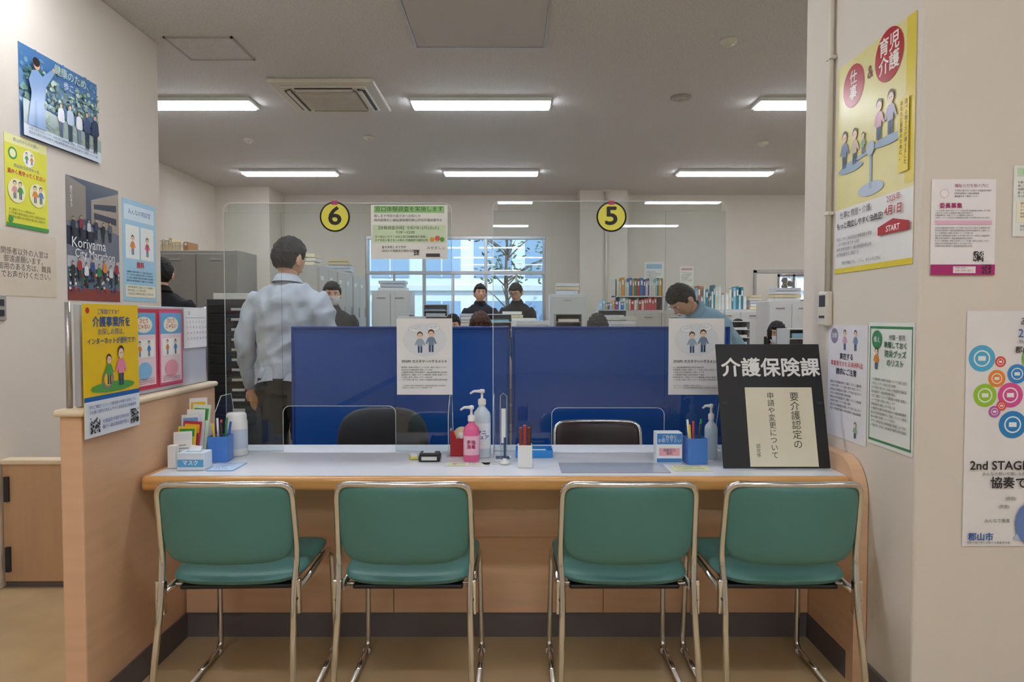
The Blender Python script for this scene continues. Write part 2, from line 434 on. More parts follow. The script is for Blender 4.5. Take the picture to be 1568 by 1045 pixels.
# ------------------------------------------------------------------ posters
FILL = '介護保険の申請や変更について仕事と育児の両立しやすく法改正窓口体験調査を実施します市民の皆さまへお知らせ相談受付場所日時内容障がい福祉課保健所郡山市役所電話番号をご確認ください'
K = '#222222'
def poster(name, w, h, M, base, els, parent=None, rough=.42, thick=.0012):
    b = B(); b.box(0, w, 0, h, 0, thick, pc(base, rough)); z = thick
    for e in els:
        z += .00025 if len(els) < 60 else .00006
        k = e[0]
        if k == 'r': b.quad(e[1] * w, e[3] * w, e[2] * h, e[4] * h, z, pc(e[5], rough))
        elif k == 'c': b.disc(e[1] * w, e[2] * h, e[3] * w, e[3] * w, z, pc(e[4], rough))
        elif k == 'e': b.disc(e[1] * w, e[2] * h, e[3] * w, e[4] * h, z, pc(e[5], rough), 16)
        elif k == 'p': b.poly([(q[0] * w, q[1] * h) for q in e[1]], z, pc(e[2], rough))
        elif k == 't': b.text(e[1], e[2] * w, e[3] * h, e[4] * h, pc(e[5], rough), z, off=e[6] if len(e) > 6 else 0)
        elif k == 'v': b.text('\n'.join(e[1]), e[2] * w, e[3] * h, e[4] * h, pc(e[5], rough), z, ay='TOP', off=e[6] if len(e) > 6 else 0, line=1.0)
        elif k == 'para':
            _, x, y, ww, hh, n, col = e
            sz = hh * h / n * .72; cnt = max(2, int(ww * w / sz)); st = random.randint(0, len(FILL) - 1)
            F = FILL * 8; tx = '\n'.join(F[st + i * cnt: st + i * cnt + (cnt if random.random() < .7 else int(cnt * .7))] for i in range(n))
            b.text(tx, x * w, y * h, sz, pc(col, rough), z, ax='LEFT', ay='TOP', off=0, line=1 / .72 * .98)
        elif k == 'person':
            # photographic-style adult figure, slimmer proportions, no outline face
            _, x, y, s_, top, bot = e
            hs = s_ * h; X = x * w; Yb = y * h
            b.poly([(X - hs * .07, Yb), (X - hs * .09, Yb + hs * .48), (X + hs * .09, Yb + hs * .48), (X + hs * .07, Yb), (X + hs * .015, Yb), (X, Yb + hs * .4), (X - hs * .015, Yb)], z, pc(bot, rough))
            b.poly([(X - hs * .10, Yb + hs * .44), (X - hs * .16, Yb + hs * .5), (X - hs * .13, Yb + hs * .78), (X - hs * .05, Yb + hs * .84), (X + hs * .05, Yb + hs * .84), (X + hs * .13, Yb + hs * .78), (X + hs * .16, Yb + hs * .5), (X + hs * .10, Yb + hs * .44)], z + .00005, pc(top, rough))
            b.disc(X, Yb + hs * .93, hs * .06, hs * .075, z + .0001, pc('#2c211b', rough), 16)
            b.disc(X, Yb + hs * .905, hs * .048, hs * .058, z + .00015, pc('#dcb193', rough), 16)
        elif k == 'man':
            _, x, y, s_, col = e
            hs = s_ * h
            X = x * w; Yb = y * h
            b.quad(X - hs * .10, X - hs * .02, Yb, Yb + hs * .34, z, pc('#39507a', rough)); b.quad(X + hs * .02, X + hs * .10, Yb, Yb + hs * .34, z, pc('#39507a', rough))
            b.poly([(X - hs * .25, Yb + hs * .36), (X - hs * .15, Yb + hs * .6), (X - hs * .08, Yb + hs * .66), (X + hs * .08, Yb + hs * .66), (X + hs * .15, Yb + hs * .6), (X + hs * .25, Yb + hs * .36), (X + hs * .18, Yb + hs * .36), (X + hs * .12, Yb + hs * .46), (X + hs * .12, Yb + hs * .3), (X - hs * .12, Yb + hs * .3), (X - hs * .12, Yb + hs * .46), (X - hs * .18, Yb + hs * .36)], z + .00005, pc(col, rough))
            b.disc(X, Yb + hs * .84, hs * .135, hs * .15, z + .00008, pc('#4a3020', rough), 20)
            b.disc(X, Yb + hs * .79, hs * .115, hs * .125, z + .00012, pc('#f2d2b6', rough), 20)
            b.disc(X - hs * .04, Yb + hs * .80, hs * .014, hs * .018, z + .00016, pc(K, rough), 8); b.disc(X + hs * .04, Yb + hs * .80, hs * .014, hs * .018, z + .00016, pc(K, rough), 8)
        elif k == 'qr':
            _, x, y, s_ = e; n = 11; u = s_ * w / n
            for i in range(n):
                for j in range(n):
                    if random.random() < .5: b.quad(x * w + i * u, x * w + (i + 1) * u, y * h + j * u, y * h + (j + 1) * u, z, pc(K, rough))
    return b.obj(name, M, parent, normals=False)

MLW = lambda y, z: Matrix(((0, 0, 1, -2.449), (1, 0, 0, y), (0, 1, 0, z), (0, 0, 0, 1)))
MRW = lambda y, z: Matrix(((0, 0, -1, 1.249), (-1, 0, 0, y), (0, 1, 0, z), (0, 0, 0, 1)))
MEP = lambda y, z, x=-1.354: Matrix(((0, 0, 1, x), (1, 0, 0, y), (0, 1, 0, z), (0, 0, 0, 1)))
MF = lambda x, y, z: Matrix(((1, 0, 0, x), (0, 0, -1, y), (0, 1, 0, z), (0, 0, 0, 1)))

def leaves(n, x0, x1, y0, y1, cols): return [('e', random.uniform(x0, x1), random.uniform(y0, y1), random.uniform(.008, .03), random.uniform(.008, .03), random.choice(cols)) for _ in range(n)]
GR = ['#5f8f6a', '#86ad8c', '#3f6a5a', '#a9c8b0', '#c4dccc', '#54806a', '#48726a', '#7fa6a0']
poster('health_poster', .64, .46, MLW(3.43, 2.215), '#6f96bf', [('r', 0, .72, 1, 1, '#4f7fb2')] + leaves(60, .0, 1, .72, 1, ['#4f7fb2', '#5a8ab8', '#6f9cc0', '#7fa8b8', '#5c88a0']) + leaves(260, .02, .98, .34, .8, GR) +
       [('r', 0, 0, 1, .13, '#dfe9f2'), ('p', [(0, .13), (1, .13), (1, .28), (.5, .34), (0, .40)], '#9fb3ad')] + leaves(50, .03, .97, .16, .32, ['#9fb3ad', '#8fa69c', '#b2c2bc', '#86a090']) +
       [('p', [(.04, .13), (.09, .5), (.06, .62), (.10, .74), (.16, .77), (.22, .72), (.26, .60), (.23, .42), (.25, .13)], '#86a6d0'), ('p', [(.20, .70), (.34, .86), (.37, .83), (.25, .60)], '#86a6d0'), ('p', [(.11, .13), (.12, .42), (.15, .42), (.15, .13)], '#6a8cba'), ('e', .155, .82, .036, .055, '#dcb193'), ('e', .15, .85, .042, .05, '#2e241e'), ('e', .36, .86, .018, .025, '#dcb193'),
       ('person', .44, .13, .40, '#e6e8ee', '#5a6a86'), ('person', .56, .12, .44, '#b9cbe2', '#2b3a56'), ('person', .68, .13, .40, '#eef0f2', '#7a869a'), ('person', .79, .11, .46, '#2f4672', '#1f2c46'), ('person', .91, .10, .48, '#24385e', '#26303e'),
       ('t', '健康のため、', .62, .88, .12, '#d3e6c0', 0), ('t', '歩こう。', .62, .745, .10, '#eef6ff', 0), ('para', .05, .11, .9, .09, 2, '#3a5f86')], rough=.2)
poster('community_notice', .30, .45, MLW(3.32, 1.75), '#e4e23f', [('r', 0, .9, 1, 1, '#f0eda0'), ('t', '郡山市からのお願い', .5, .95, .045, '#2b5fae'), ('c', .18, .80, .10, '#3b9a46'), ('c', .18, .80, .07, '#f4f1c0'), ('c', .55, .79, .14, '#f7f7f2'), ('man', .5, .73, .13, '#3b9a46'), ('man', .62, .73, .12, '#e08a2a'), ('t', '外出先でのマナーを', .5, .67, .045, '#2b5fae'), ('t', '温かく見守ってください', .5, .60, .055, '#d2262e', .02),
       ('c', .25, .4, .2, '#f4f1c0'), ('c', .74, .4, .2, '#f4f1c0'), ('man', .2, .31, .2, '#dd9999'), ('man', .33, .31, .2, '#3b9a46'), ('man', .68, .31, .2, '#e08a2a'), ('man', .82, .31, .2, '#5a7fae'), ('para', .05, .2, .9, .12, 3, '#333333'), ('c', .1, .08, .05, '#3b9a46'), ('r', 0, 0, 1, .04, '#3b9a46')])
poster('staff_only_sign', .58, .32, MLW(3.10, 1.41), '#d8cbb6', [('t', '関係者以外の入室は\n御遠慮願います。\n御用のある方は、職員\nまでお声がけください。', .60, .5, .118, '#3c352c', .0)])
crowd = [('c', random.random() * .96 + .02, random.random() * .16 + .08, .018, random.choice(['#b03030', '#e6e6e6', '#222222', '#e8c6aa', '#3b4f86', '#30804a'])) for _ in range(90)]
poster('city_race_poster', .50, .69, MLW(3.77, 1.40), '#5b6a7c', [('r', 0, .62, 1, 1, '#4a5666'), ('p', [(0, .62), (.35, .68), (.35, .95), (0, 1)], '#8c8579'), ('p', [(.45, .65), (1, .6), (1, .97), (.45, .85)], '#a59a8c'), ('p', [(.5, .7), (.95, .68), (.95, .74), (.5, .75)], '#39424f'), ('p', [(.5, .78), (.95, .8), (.95, .86), (.5, .82)], '#39424f'),
       ('p', [(0, .3), (1, .25), (1, .6), (0, .64)], '#6f7682'), ('p', [(0, .45), (.3, .42), (.5, .50), (.5, .58), (0, .6)], '#2b3442'), ('r', 0, .27, 1, .36, '#b9bcc0'), ('r', 0, 0, 1, .10, '#8a4038')] + crowd +
       [('person', .08 + .12 * i, .12 + .04 * (i % 2), .20, c, '#2b3038') for i, c in enumerate(['#222222', '#b03030', '#e6e6e6', '#3b4f86', '#30804a', '#e08a2a', '#d8d8d8', '#a03040'])] +
       [('person', .1 + .14 * i, .50 + .02 * (i % 2), .18, c, '#20242c') for i, c in enumerate(['#2c3440', '#8a3038', '#c6c8cc', '#33405c', '#222222', '#5a6470'])] +
       [('t', 'Koriyama', .38, .47, .12, '#f4f4f4', 0), ('t', 'City Marathon', .5, .385, .095, '#f4f4f4', 0), ('v', '走りだそう', .07, .92, .035, '#ffffff')], rough=.25)
poster('blue_info_poster', .40, .65, MLW(4.31, 1.41), '#a9d6ec', [('r', .05, .8, .95, .95, '#dff1fa'), ('t', 'みんなの相談室', .5, .88, .06, '#2b6fae'), ('r', .08, .42, .48, .75, '#f4f7f2'), ('r', .52, .42, .92, .75, '#f4f7f2'), ('man', .28, .46, .2, '#e08a2a'), ('man', .72, .46, .2, '#d05070'), ('t', '無料', .5, .36, .07, '#d2262e', .02), ('para', .08, .3, .84, .12, 4, '#2a4a66'), ('r', .05, .04, .95, .16, '#f2ecd0'), ('para', .1, .15, .8, .1, 3, '#333333')])
poster('care_service_poster', .31, .42, MEP(2.09, .925, -1.316), '#f7cf14', [('r', 0, 0, 1, .3, '#e9f0f8'), ('r', 0, .27, 1, .305, '#1c66b4'), ('c', .08, .95, .03, '#d2262e'), ('t', 'ご存知ですか？', .45, .94, .045, '#1c5aa8'), ('t', '介護事業所を', .5, .86, .085, '#1f4f9c', .018), ('t', 'お探しの際は、', .5, .785, .055, '#1f4f9c'), ('t', 'インターネットが便利です!', .5, .715, .053, '#1f4f9c', .015),
       ('e', .5, .36, .4, .04, '#5aa84c'), ('c', .4, .42, .1, '#8b8b8b'), ('c', .4, .42, .07, '#f7cf14'), ('man', .42, .38, .24, '#5aa84c'), ('man', .64, .36, .32, '#ef8fae'), ('para', .06, .24, .88, .08, 2, '#1f4f9c'), ('qr', .08, .03, .16), ('qr', .8, .03, .16), ('para', .28, .12, .5, .09, 2, '#1f4f9c')])
def duo(x0, c1):
    w = .48
    return [('r', x0, .02, x0 + w, .98, c1), ('r', x0 + .03, .05, x0 + w - .03, .95, '#f6dde0'), ('r', x0 + .03, .68, x0 + w - .03, .95, '#6ab4e0'), ('e', x0 + w / 2, .8, .15, .1, '#f5f0d8'), ('t', 'ひとり\nじゃない', x0 + w / 2, .81, .07, '#d2262e', .015),
            ('r', x0 + .06, .4, x0 + w - .06, .62, '#f8f8f0'), ('man', x0 + .16, .41, .2, '#e08a2a'), ('man', x0 + .32, .41, .2, '#4a8fce'), ('e', x0 + w / 2, .23, .13, .11, '#8fc5e8' if x0 < .3 else '#f1a4b0'), ('para', x0 + .06, .14, w - .12, .08, 3, '#a02030')]
poster('support_leaflets', .39, .30, MEP(2.41, 1.035, -1.354), '#d6455a', duo(0.01, '#cf3a50') + duo(.51, '#e05c86'))
poster('wall_calendar', .20, .165, MEP(2.81, 1.175, -1.352), '#f2f2f0', [('t', '12', .2, .88, .12, '#333333'), ('r', .04, .76, .96, .77, '#888888')] + [('t', str(r * 7 + c + 1), .1 + c * .135, .66 - r * .14, .085, '#d2262e' if c == 0 else '#333333', 0) for r in range(4) for c in range(7)], thick=.004)
fig = [('e', .5, .36, .17, .03, '#b9c9d8'), ('r', .485, .36, .515, .52, '#9bb3c8'), ('p', [(.12, .50), (.88, .545), (.88, .56), (.12, .515)], '#9bb3c8'), ('e', .22, .49, .18, .02, '#9bb3c8'), ('e', .72, .54, .18, .02, '#9bb3c8'),
       ('man', .13, .50, .18, '#7f93b5'), ('man', .28, .50, .17, '#d9c9a8'), ('man', .60, .56, .18, '#d6a4b4'), ('man', .74, .56, .19, '#a7a0b8'), ('man', .4, .53, .1, '#8fb08a'), ('c', .5, .54, .05, '#b9c9d8')]
poster('childcare_law_poster', .51, .78, MRW(2.645, 1.47), '#e9df9a', [('r', 0, 0, 1, .31, '#efeeea'), ('r', 0, 0, 1, .025, '#e8d22c'), ('r', .9, .33, 1, 1, '#e6d24a'), ('c', .24, .87, .15, '#b8242c'), ('c', .70, .90, .17, '#b8242c'), ('t', '育児\n介護', .70, .90, .08, '#f7f2e8', .018), ('t', '仕\n事', .24, .87, .07, '#f7f2e8', .018), ('t', '&', .47, .88, .08, '#7a2c2c')] + fig +
       [('r', .84, .38, .95, .68, '#f0d430'), ('v', '選べる働き方が増えました', .92, .67, .022, '#333333'), ('v', 'あなたと家族のために。', .87, .67, .022, '#333333'), ('t', '仕事と育児・介護', .3, .275, .035, '#222222'), ('t', 'もっと両立しやすく法改正!', .36, .225, .034, '#222222', .018), ('t', '2025年', .80, .285, .035, '#b8242c'), ('t', '4月1日', .80, .235, .045, '#b8242c', .018), ('p', [(.62, .14), (.98, .14), (.98, .175), (.8, .2), (.62, .175)], '#b8242c'), ('t', 'START', .8, .16, .035, '#ffffff', .015), ('para', .05, .17, .5, .1, 4, '#444444'), ('t', '厚生労働省 ひと、くらし、みらいのために', .4, .045, .018, '#333333')], rough=.25)
poster('fraud_warning_leaflet', .295, .43, MRW(2.69, .845), '#e9e7ea', [('c', .17, .9, .1, '#8a86a0'), ('t', '消費', .17, .9, .05, '#ffffff'), ('man', .45, .78, .18, '#d6a4b4'), ('man', .72, .78, .18, '#7f93b5'), ('t', '実在する', .5, .72, .06, '#30364f', .018), ('t', '事業者をかたる未納料金', .5, .655, .052, '#c8242c', 0), ('t', '請求にご注意', .5, .585, .06, '#30364f', .018), ('para', .08, .5, .84, .28, 8, '#444444'), ('man', .75, .04, .14, '#8fb08a')])
poster('disaster_list_leaflet', .27, .42, MRW(2.385, .865), '#e9ece6', [('r', .03, .03, .97, .05, '#3f8a58'), ('r', .03, .95, .97, .97, '#3f8a58'), ('r', .03, .03, .045, .97, '#3f8a58'), ('r', .955, .03, .97, .97, '#3f8a58'), ('c', .2, .86, .12, '#3f8a58'), ('t', '備え', .2, .86, .05, '#ffffff'), ('t', '地震・豪雨', .65, .88, .045, '#333333'), ('t', '準備しておく', .62, .82, .055, '#245c38', .018), ('t', '防災グッズ', .62, .75, .06, '#245c38', .018), ('t', 'のリスト', .62, .68, .06, '#245c38', .018), ('man', .2, .62, .18, '#e08a2a'), ('para', .1, .55, .8, .42, 12, '#444444')])
poster('pink_notice', .197, .292, MF(1.28, 2.098, 1.432), '#f3efee', [('c', .2, .85, .07, '#d8c8cc'), ('c', .2, .85, .06, '#f8f4f4'), ('t', '福祉の力を街の力に', .62, .93, .04, '#a03060'), ('para', .35, .89, .6, .09, 3, '#555555'), ('t', '委員募集', .3, .72, .06, '#b02a72', .018), ('para', .06, .68, .88, .1, 4, '#555555'), ('r', .06, .53, .94, .57, '#e9bcd2'), ('para', .06, .5, .88, .22, 8, '#555555'), ('qr', .66, .14, .16), ('r', 0, 0, 1, .11, '#b02a72'), ('r', .35, .02, .7, .09, '#f3efee'), ('para', .38, .085, .3, .06, 2, '#b02a72'), ('qr', .8, .015, .14)])
ring = []
for cx, cy, r, col in [(.094, .80, .08, '#58b4dc'), (.205, .786, .033, '#e2574c'), (.117, .644, .07, '#9ccc3c'), (.185, .715, .052, '#f0903c'), (.268, .645, .075, '#e0569a'), (.305, .735, .058, '#3a8ed0'), (.175, .575, .035, '#c060b0'), (.285, .52, .082, '#2b86c8'), (.215, .60, .03, '#e2574c'),
                       (.40, .80, .07, '#7cc24f'), (.43, .68, .06, '#f0a03c'), (.42, .56, .05, '#3aa6a0'), (.56, .78, .08, '#e2574c'), (.55, .64, .07, '#58b4dc'), (.70, .74, .075, '#9ccc3c'), (.68, .60, .06, '#e0569a'), (.82, .66, .07, '#f0a03c'), (.56, .52, .05, '#7cc24f'), (.83, .8, .06, '#2b86c8')]:
    ring += [('c', cx, cy, r, col), ('c', cx, cy, r * .62, '#f2f4f4'), ('c', cx, cy, r * .52, col), ('r', cx - r * .28, cy - r * .12, cx + r * .28, cy + r * .12, '#f2f4f4')]
poster('city_anniversary_poster', .515, .73, MF(1.397, 2.098, .592), '#eceae8', ring + [('t', 'あすまち郡山', .48, .955, .04, '#444444'), ('t', '2025', .37, .905, .05, '#2b5fae', 0), ('t', 'The Place', .36, .87, .02, '#444444'), ('t', '郡山市', .35, .835, .03, '#222222', .015), ('t', '2nd STAGE', .205, .345, .052, '#26262a', .015), ('t', 'みんなの想いや願いを結び、未来へとつなぐまち', .37, .31, .017, '#555555'), ('t', '協奏で創る', .34, .27, .052, '#26262a', .018), ('p', [(.3, .03), (.98, .03), (.98, .25), (.45, .2)], '#b9cbe8'), ('c', .72, .1, .11, '#e8eef8'), ('e', .4, .1, .09, .09, '#6a86c0'), ('t', '(自助)', .28, .205, .018, '#555555'), ('t', '(共助)', .24, .17, .018, '#555555'), ('t', 'みんなで推進', .2, .11, .018, '#555555'), ('t', '郡山市', .105, .04, .036, '#1c5aa8', .018), ('para', .02, .022, .4, .016, 1, '#555555')], rough=.3)
poster('survey_notice', .21, .215, MF(1.53, 2.098, 1.55), '#eef1ea', [('r', .05, .85, .95, .97, '#bfe0b8'), ('t', '窓口体験調査を実施します', .5, .91, .06, '#222222', 0), ('para', .06, .78, .85, .25, 5, '#444444'), ('r', .05, .2, .95, .5, '#f5efd2'), ('para', .1, .48, .8, .24, 5, '#444444'), ('para', .1, .16, .8, .1, 2, '#777777')])
poster('survey_notice', .32, .226, MF(-.59, 2.872, 1.548), '#f2f4ee', [('r', .04, .85, .96, .98, '#9fd28c'), ('t', '窓口体験調査を実施します', .5, .915, .105, '#1f4a20', 0), ('para', .04, .82, .92, .16, 2, '#333333'), ('r', .02, .3, .98, .63, '#d6ecc8'), ('t', '【体験調査日時】令和7年12月2日(火)', .48, .57, .07, '#222222'), ('t', '9:30～12:00', .45, .49, .07, '#222222'), ('para', .05, .43, .7, .13, 2, '#333333'), ('c', .87, .38, .035, '#e06a6a'), ('c', .8, .36, .03, '#f0a03c'), ('c', .93, .36, .03, '#5aa84c'), ('para', .14, .24, .5, .14, 2, '#555555'), ('qr', .56, .07, .07), ('r', .72, .04, .9, .1, '#444444'), ('t', 'みせましょ', .85, .2, .07, '#888888')])
for x in (-.485, .659):
    poster('harassment_notice', .234, .322, MF(x, 2.872, .977), '#f1f1ef', [('e', .5, .72, .4, .22, '#e6ebee'), ('e', .32, .86, .11, .045, '#c9d6de'), ('e', .32, .86, .10, .038, '#f4f6f7'), ('e', .66, .88, .12, .05, '#c9d6de'), ('e', .66, .88, .11, .043, '#f4f6f7'), ('para', .25, .88, .15, .03, 2, '#888888'), ('para', .58, .90, .16, .03, 2, '#888888'), ('man', .42, .55, .28, '#9fb4c4'), ('man', .62, .56, .3, '#7f93a8'), ('t', 'STOP!! カスタマーハラスメント', .5, .435, .042, '#222222', .018), ('para', .08, .37, .84, .2, 6, '#666666'), ('para', .1, .13, .8, .06, 2, '#888888')], rough=.3)
for x, ch in ((-.741, '6'), (.416, '5')):
    b = B(); ye = pc('#f2ec5a'); bk = pc('#1c1c1c')
    b.lathe([(.063, 0), (.063, .002), (.001, .002)], bk, n=40)
    b.disc(0, 0, .0565, .0565, .0025, ye, 40)
    b.text(ch, 0, .0, .105, bk, .003, off=.022, sx=1.15)
    b.box(-.012, .012, .05, .066, .0022, .004, pc('#c0407c'))
    b.obj('window_number_sign', MF(x, 2.872, 1.724), normals=False)

# ------------------------------------------------------------------ counter items
Zc = ZT + .001
b = B()
b.box(0, .40, 0, .475, -.008, 0, M_black, bev=.002)
b.text('介護保険課', .205, .378, .076, pc('#f2f2f0'), .001, off=.022)
b.box(.10, .355, .006, .305, .0005, .0022, pc('#e9e2c8'))
b.text('\n'.join('要介護認定の'), .285, .285, .036, pc('#2b2925'), .0026, ay='TOP')
b.text('\n'.join('申請や変更について'), .195, .285, .028, pc('#2b2925'), .0026, ay='TOP')
b.text('\n'.join('認定係'), .135, .09, .017, pc('#2b2925'), .0026, ay='TOP')
b.box(.17, .23, .0, .40, -.012, -.0085, M_dark)
b.add([(.2, .40, -.01), (.16, .045, -.14), (.24, .045, -.14)], [(0, 1, 2)], M_dark)
for x in (.02, .38): b.box(x - .012, x + .012, .24, .25, 0, .003, M_dark)
b.obj('department_sign', T(.79, 2.53, Zc + .003) @ R(pi / 2 - .25, 'X'))

def pump_bottle(name, x, y, hbody, r, mb, label=None, head=M_plw, rot=pi):
    b = B()
    b.lathe([(r * .9, 0), (r, .006), (r, hbody * .8), (r * .92, hbody * .88), (r * .5, hbody * .97), (r * .38, hbody), (r * .38, hbody + .012)], mb, n=28, sy=.8)
    b.lathe([(r * .45, hbody + .008), (r * .45, hbody + .028), (r * .3, hbody + .032), (.005, hbody + .034), (.005, hbody + .055), (r * .3, hbody + .055), (r * .33, hbody + .066), (r * .2, hbody + .07)], head, n=20)
    b.tube([(0, 0, hbody + .062), (r * .9, 0, hbody + .062), (r * 1.35, 0, hbody + .052)], [.007, .005, .004], head, n=8)
    if label:
        n = 12; vs = []
        for k in range(n + 1):
            a = -pi * .9 + pi * .8 * k / n
            for z in (hbody * .18, hbody * .68): vs.append((r * 1.012 * math.cos(a), r * .8 * 1.02 * math.sin(a), z))
        Mr = R(-rot, 'Z')
        b.add(vs, [(2 * k, 2 * k + 2, 2 * k + 3, 2 * k + 1) for k in range(n)], pc(label[0]), True, Mr)
        b.text(label[1], 0, hbody * .45, r * .55, pc(label[2]), r * .83, M=Mr @ R(pi / 2, 'X'), off=.02)
    b.obj(name, T(x, y, Zc) @ R(rot, 'Z'), normals=False)
pump_bottle('hand_soap_bottle', -.160, 2.68, .15, .032, M_pink, ('#f4c3d8', '手指\n消毒', '#a01850'))
pump_bottle('sanitizer_bottle', -.122, 2.765, .205, .036, M_bottle, ('#eef3f8', 'サニ\nピュア', '#2457a8'))
pump_bottle('white_spray_bottle', -1.245, 2.78, .14, .024, M_plw, None)
b = B(); b.lathe([(.040, 0), (.043, .004), (.043, .14), (.040, .145), (.040, .165), (.034, .175), (.01, .177)], M_plw, n=28); b.lathe([(.0435, .03), (.0435, .11)], pc('#c9d6e4'), n=28, cap=False)
b.obj('wet_wipe_canister', T(-1.135, 2.80, Zc))
b = B()
pr = [(-.045, 0), (.045, 0), (.045, .05), (.03, .095), (.015, .1), (.0, .075), (-.02, .07), (-.03, .1), (-.045, .105)]
b.prism(pr, -.02, .02, M_red)
b.lathe([(.014, -.012), (.032, -.012), (.032, .012), (.014, .012)], mat('tape', '#d9c9a0', .3), M=T(.0, 0, .085) @ R(pi / 2, 'X'))
b.lathe([(.013, -.021), (.013, .021)], M_plw, M=T(.0, 0, .085) @ R(pi / 2, 'X'))
b.box(-.047, -.04, -.018, .018, .1, .11, M_steel)
b.obj('tape_dispenser', T(-.207, 2.79, Zc))
b = B(); b.box(-.042, .042, -.03, .03, 0, .025, M_black, bev=.004); b.box(-.038, .038, -.031, .02, .025, .034, M_dark, bev=.003); b.box(-.03, .03, -.0315, -.0302, .006, .02, pc('#d8d8d8')); b.box(-.025, .02, -.02, .01, .034, .0355, M_plw)
b.obj('stamp_pad', T(-.325, 2.69, Zc))
b = B(); b.box(-.015, .015, -.02, .02, 0, .012, pc('#e8e06a'), bev=.002); b.box(-.012, .012, -.018, .018, .012, .02, pc('#f5f5f0')); b.obj('sticky_notes', T(-.395, 2.72, Zc) @ R(.3, 'Z'))
poster('counter_leaflet', .17, .06, T(-.255, 2.585, Zc), '#eef0e4', [('r', .02, .1, .45, .9, '#cfe3b0'), ('c', .2, .5, .05, '#d86080'), ('para', .5, .9, .45, .8, 3, '#557755')])
poster('counter_leaflet', .10, .14, T(-1.13, 2.50, Zc), '#7fb0e2', [('r', .04, .06, .96, .94, '#cfe2f6'), ('para', .1, .9, .8, .8, 4, '#2b5fae')])
poster('counter_leaflet', .10, .07, T(-.10, 2.60, Zc) @ R(.5, 'Z'), '#f3f4f2', [('para', .1, .9, .8, .8, 3, '#556070')])
poster('counter_leaflet', .14, .09, T(.60, 2.50, Zc), '#e6e6b4', [('para', .1, .9, .8, .8, 4, '#557755')])
b = B(); b.tray(-.027, .027, -.02, .02, 0, .085, .003, M_plw)
for i, c in enumerate(['#8a3a22', '#b0402a', '#703020']): b.box(-.022 + i * .015, -.01 + i * .015, -.012, .012, .004, .15 + .008 * (i % 2), pc(c), bev=.002)
b.tube([(.015, 0, .01), (.024, 0, .165)], .0035, M_black, n=8)
b.obj('pen_stand', T(.049, 2.575, Zc))
b = B(); b.tube([(0, 0, 0), (0, 0, .1)], .0042, pc('#2b3f6a'), n=8); b.lathe([(.018, -.002), (.018, .006), (.008, .012), (.006, .02)], M_plw); b.obj('counter_pen', T(-.028, 2.62, Zc + .003))
b = B(); b.tray(-.075, .075, -.05, .05, 0, .03, .003, M_tray); b.box(-.06, .05, -.04, .03, .006, .02, pc('#f2f2f2')); b.obj('coin_tray', T(.09, 2.79, Zc))
# folded acrylic card holder standing by the screen
b = B(); b.box(-.03, .03, -.025, .025, 0, .004, M_clear); b.box(-.012, .014, -.002, .001, .004, .26, M_clear)
b.tube([(-.012, 0, .004), (-.012, 0, .25), (.0, 0, .262), (.014, 0, .25), (.014, 0, .004)], .0014, M_cedge, n=6); b.box(-.008, .01, -.004, -.002, .06, .2, pc('#eef3f6'))
b.obj('card_holder', T(-.035, 2.74, Zc), normals=False)
b = B(); b.box(0, .40, 0, .17, 0, .002, mat('mat_grey', '#aeb3bc', .2), bev=.0008); b.obj('writing_mat', T(.18, 2.47, Zc))
RX = R(pi / 2, 'X')
b = B(); b.box(-.05, .05, -.03, .03, 0, .12, pc('#eef3f7'), bev=.002)
b.quad(-.048, .048, .075, .117, .0306, pc('#3f86c8'), M=RX); b.text('ご自由に\nお取り下さい', 0, .096, .015, pc('#ffffff'), .0312, M=RX)
b.quad(-.04, .04, .03, .06, .0306, pc('#f0b0b8'), M=RX); b.text('相談窓口\n案内', 0, .045, .012, pc('#2b3f6a'), .0312, M=RX); b.quad(-.048, .048, .004, .02, .0306, pc('#3f86c8'), M=RX)
b.obj('leaflet_box', T(.61, 2.66, Zc), normals=False)
def pen_cup(x, y, name='pen_cup'):
    b = B(); b.tray(-.038, .038, -.038, .038, 0, .10, .003, M_cupblue)
    for i, (px, py, c, h) in enumerate([(-.02, -.01, '#e8c020', .15), (0, .01, '#d04040', .16), (.02, 0, '#2a8a5a', .17), (.01, -.02, '#222222', .155), (-.015, .02, '#f0f0f0', .165), (.025, .02, '#3060c0', .15)]):
        b.tube([(px * .6, py * .6, .006), (px * 1.3, py * 1.3, h)], .0045, pc(c), n=8)
    b.obj(name, T(x, y, Zc) @ R(.1, 'Z'))
pen_cup(.712, 2.65); pen_cup(-1.155, 2.69)
pump_bottle('spray_bottle', .80, 2.73, .15, .026, M_bottle, None)
b = B(); b.box(-.05, .05, -.035, .035, 0, .065, pc('#dfeaf2'), bev=.002); b.quad(-.048, .048, .012, .04, .0356, pc('#58a8d8'), M=RX); b.text('マスク', 0, .027, .02, pc('#ffffff'), .0362, M=RX, off=.02)
b.quad(-.03, .03, -.015, .015, .0655, pc('#8fc5e8')); b.add([(-.02, 0, .066), (.02, 0, .066), (.025, .01, .082), (-.015, .008, .088)], [(0, 1, 2, 3)], pc('#ffffff'))
b.obj('mask_box', T(-1.19, 2.545, Zc), normals=False)
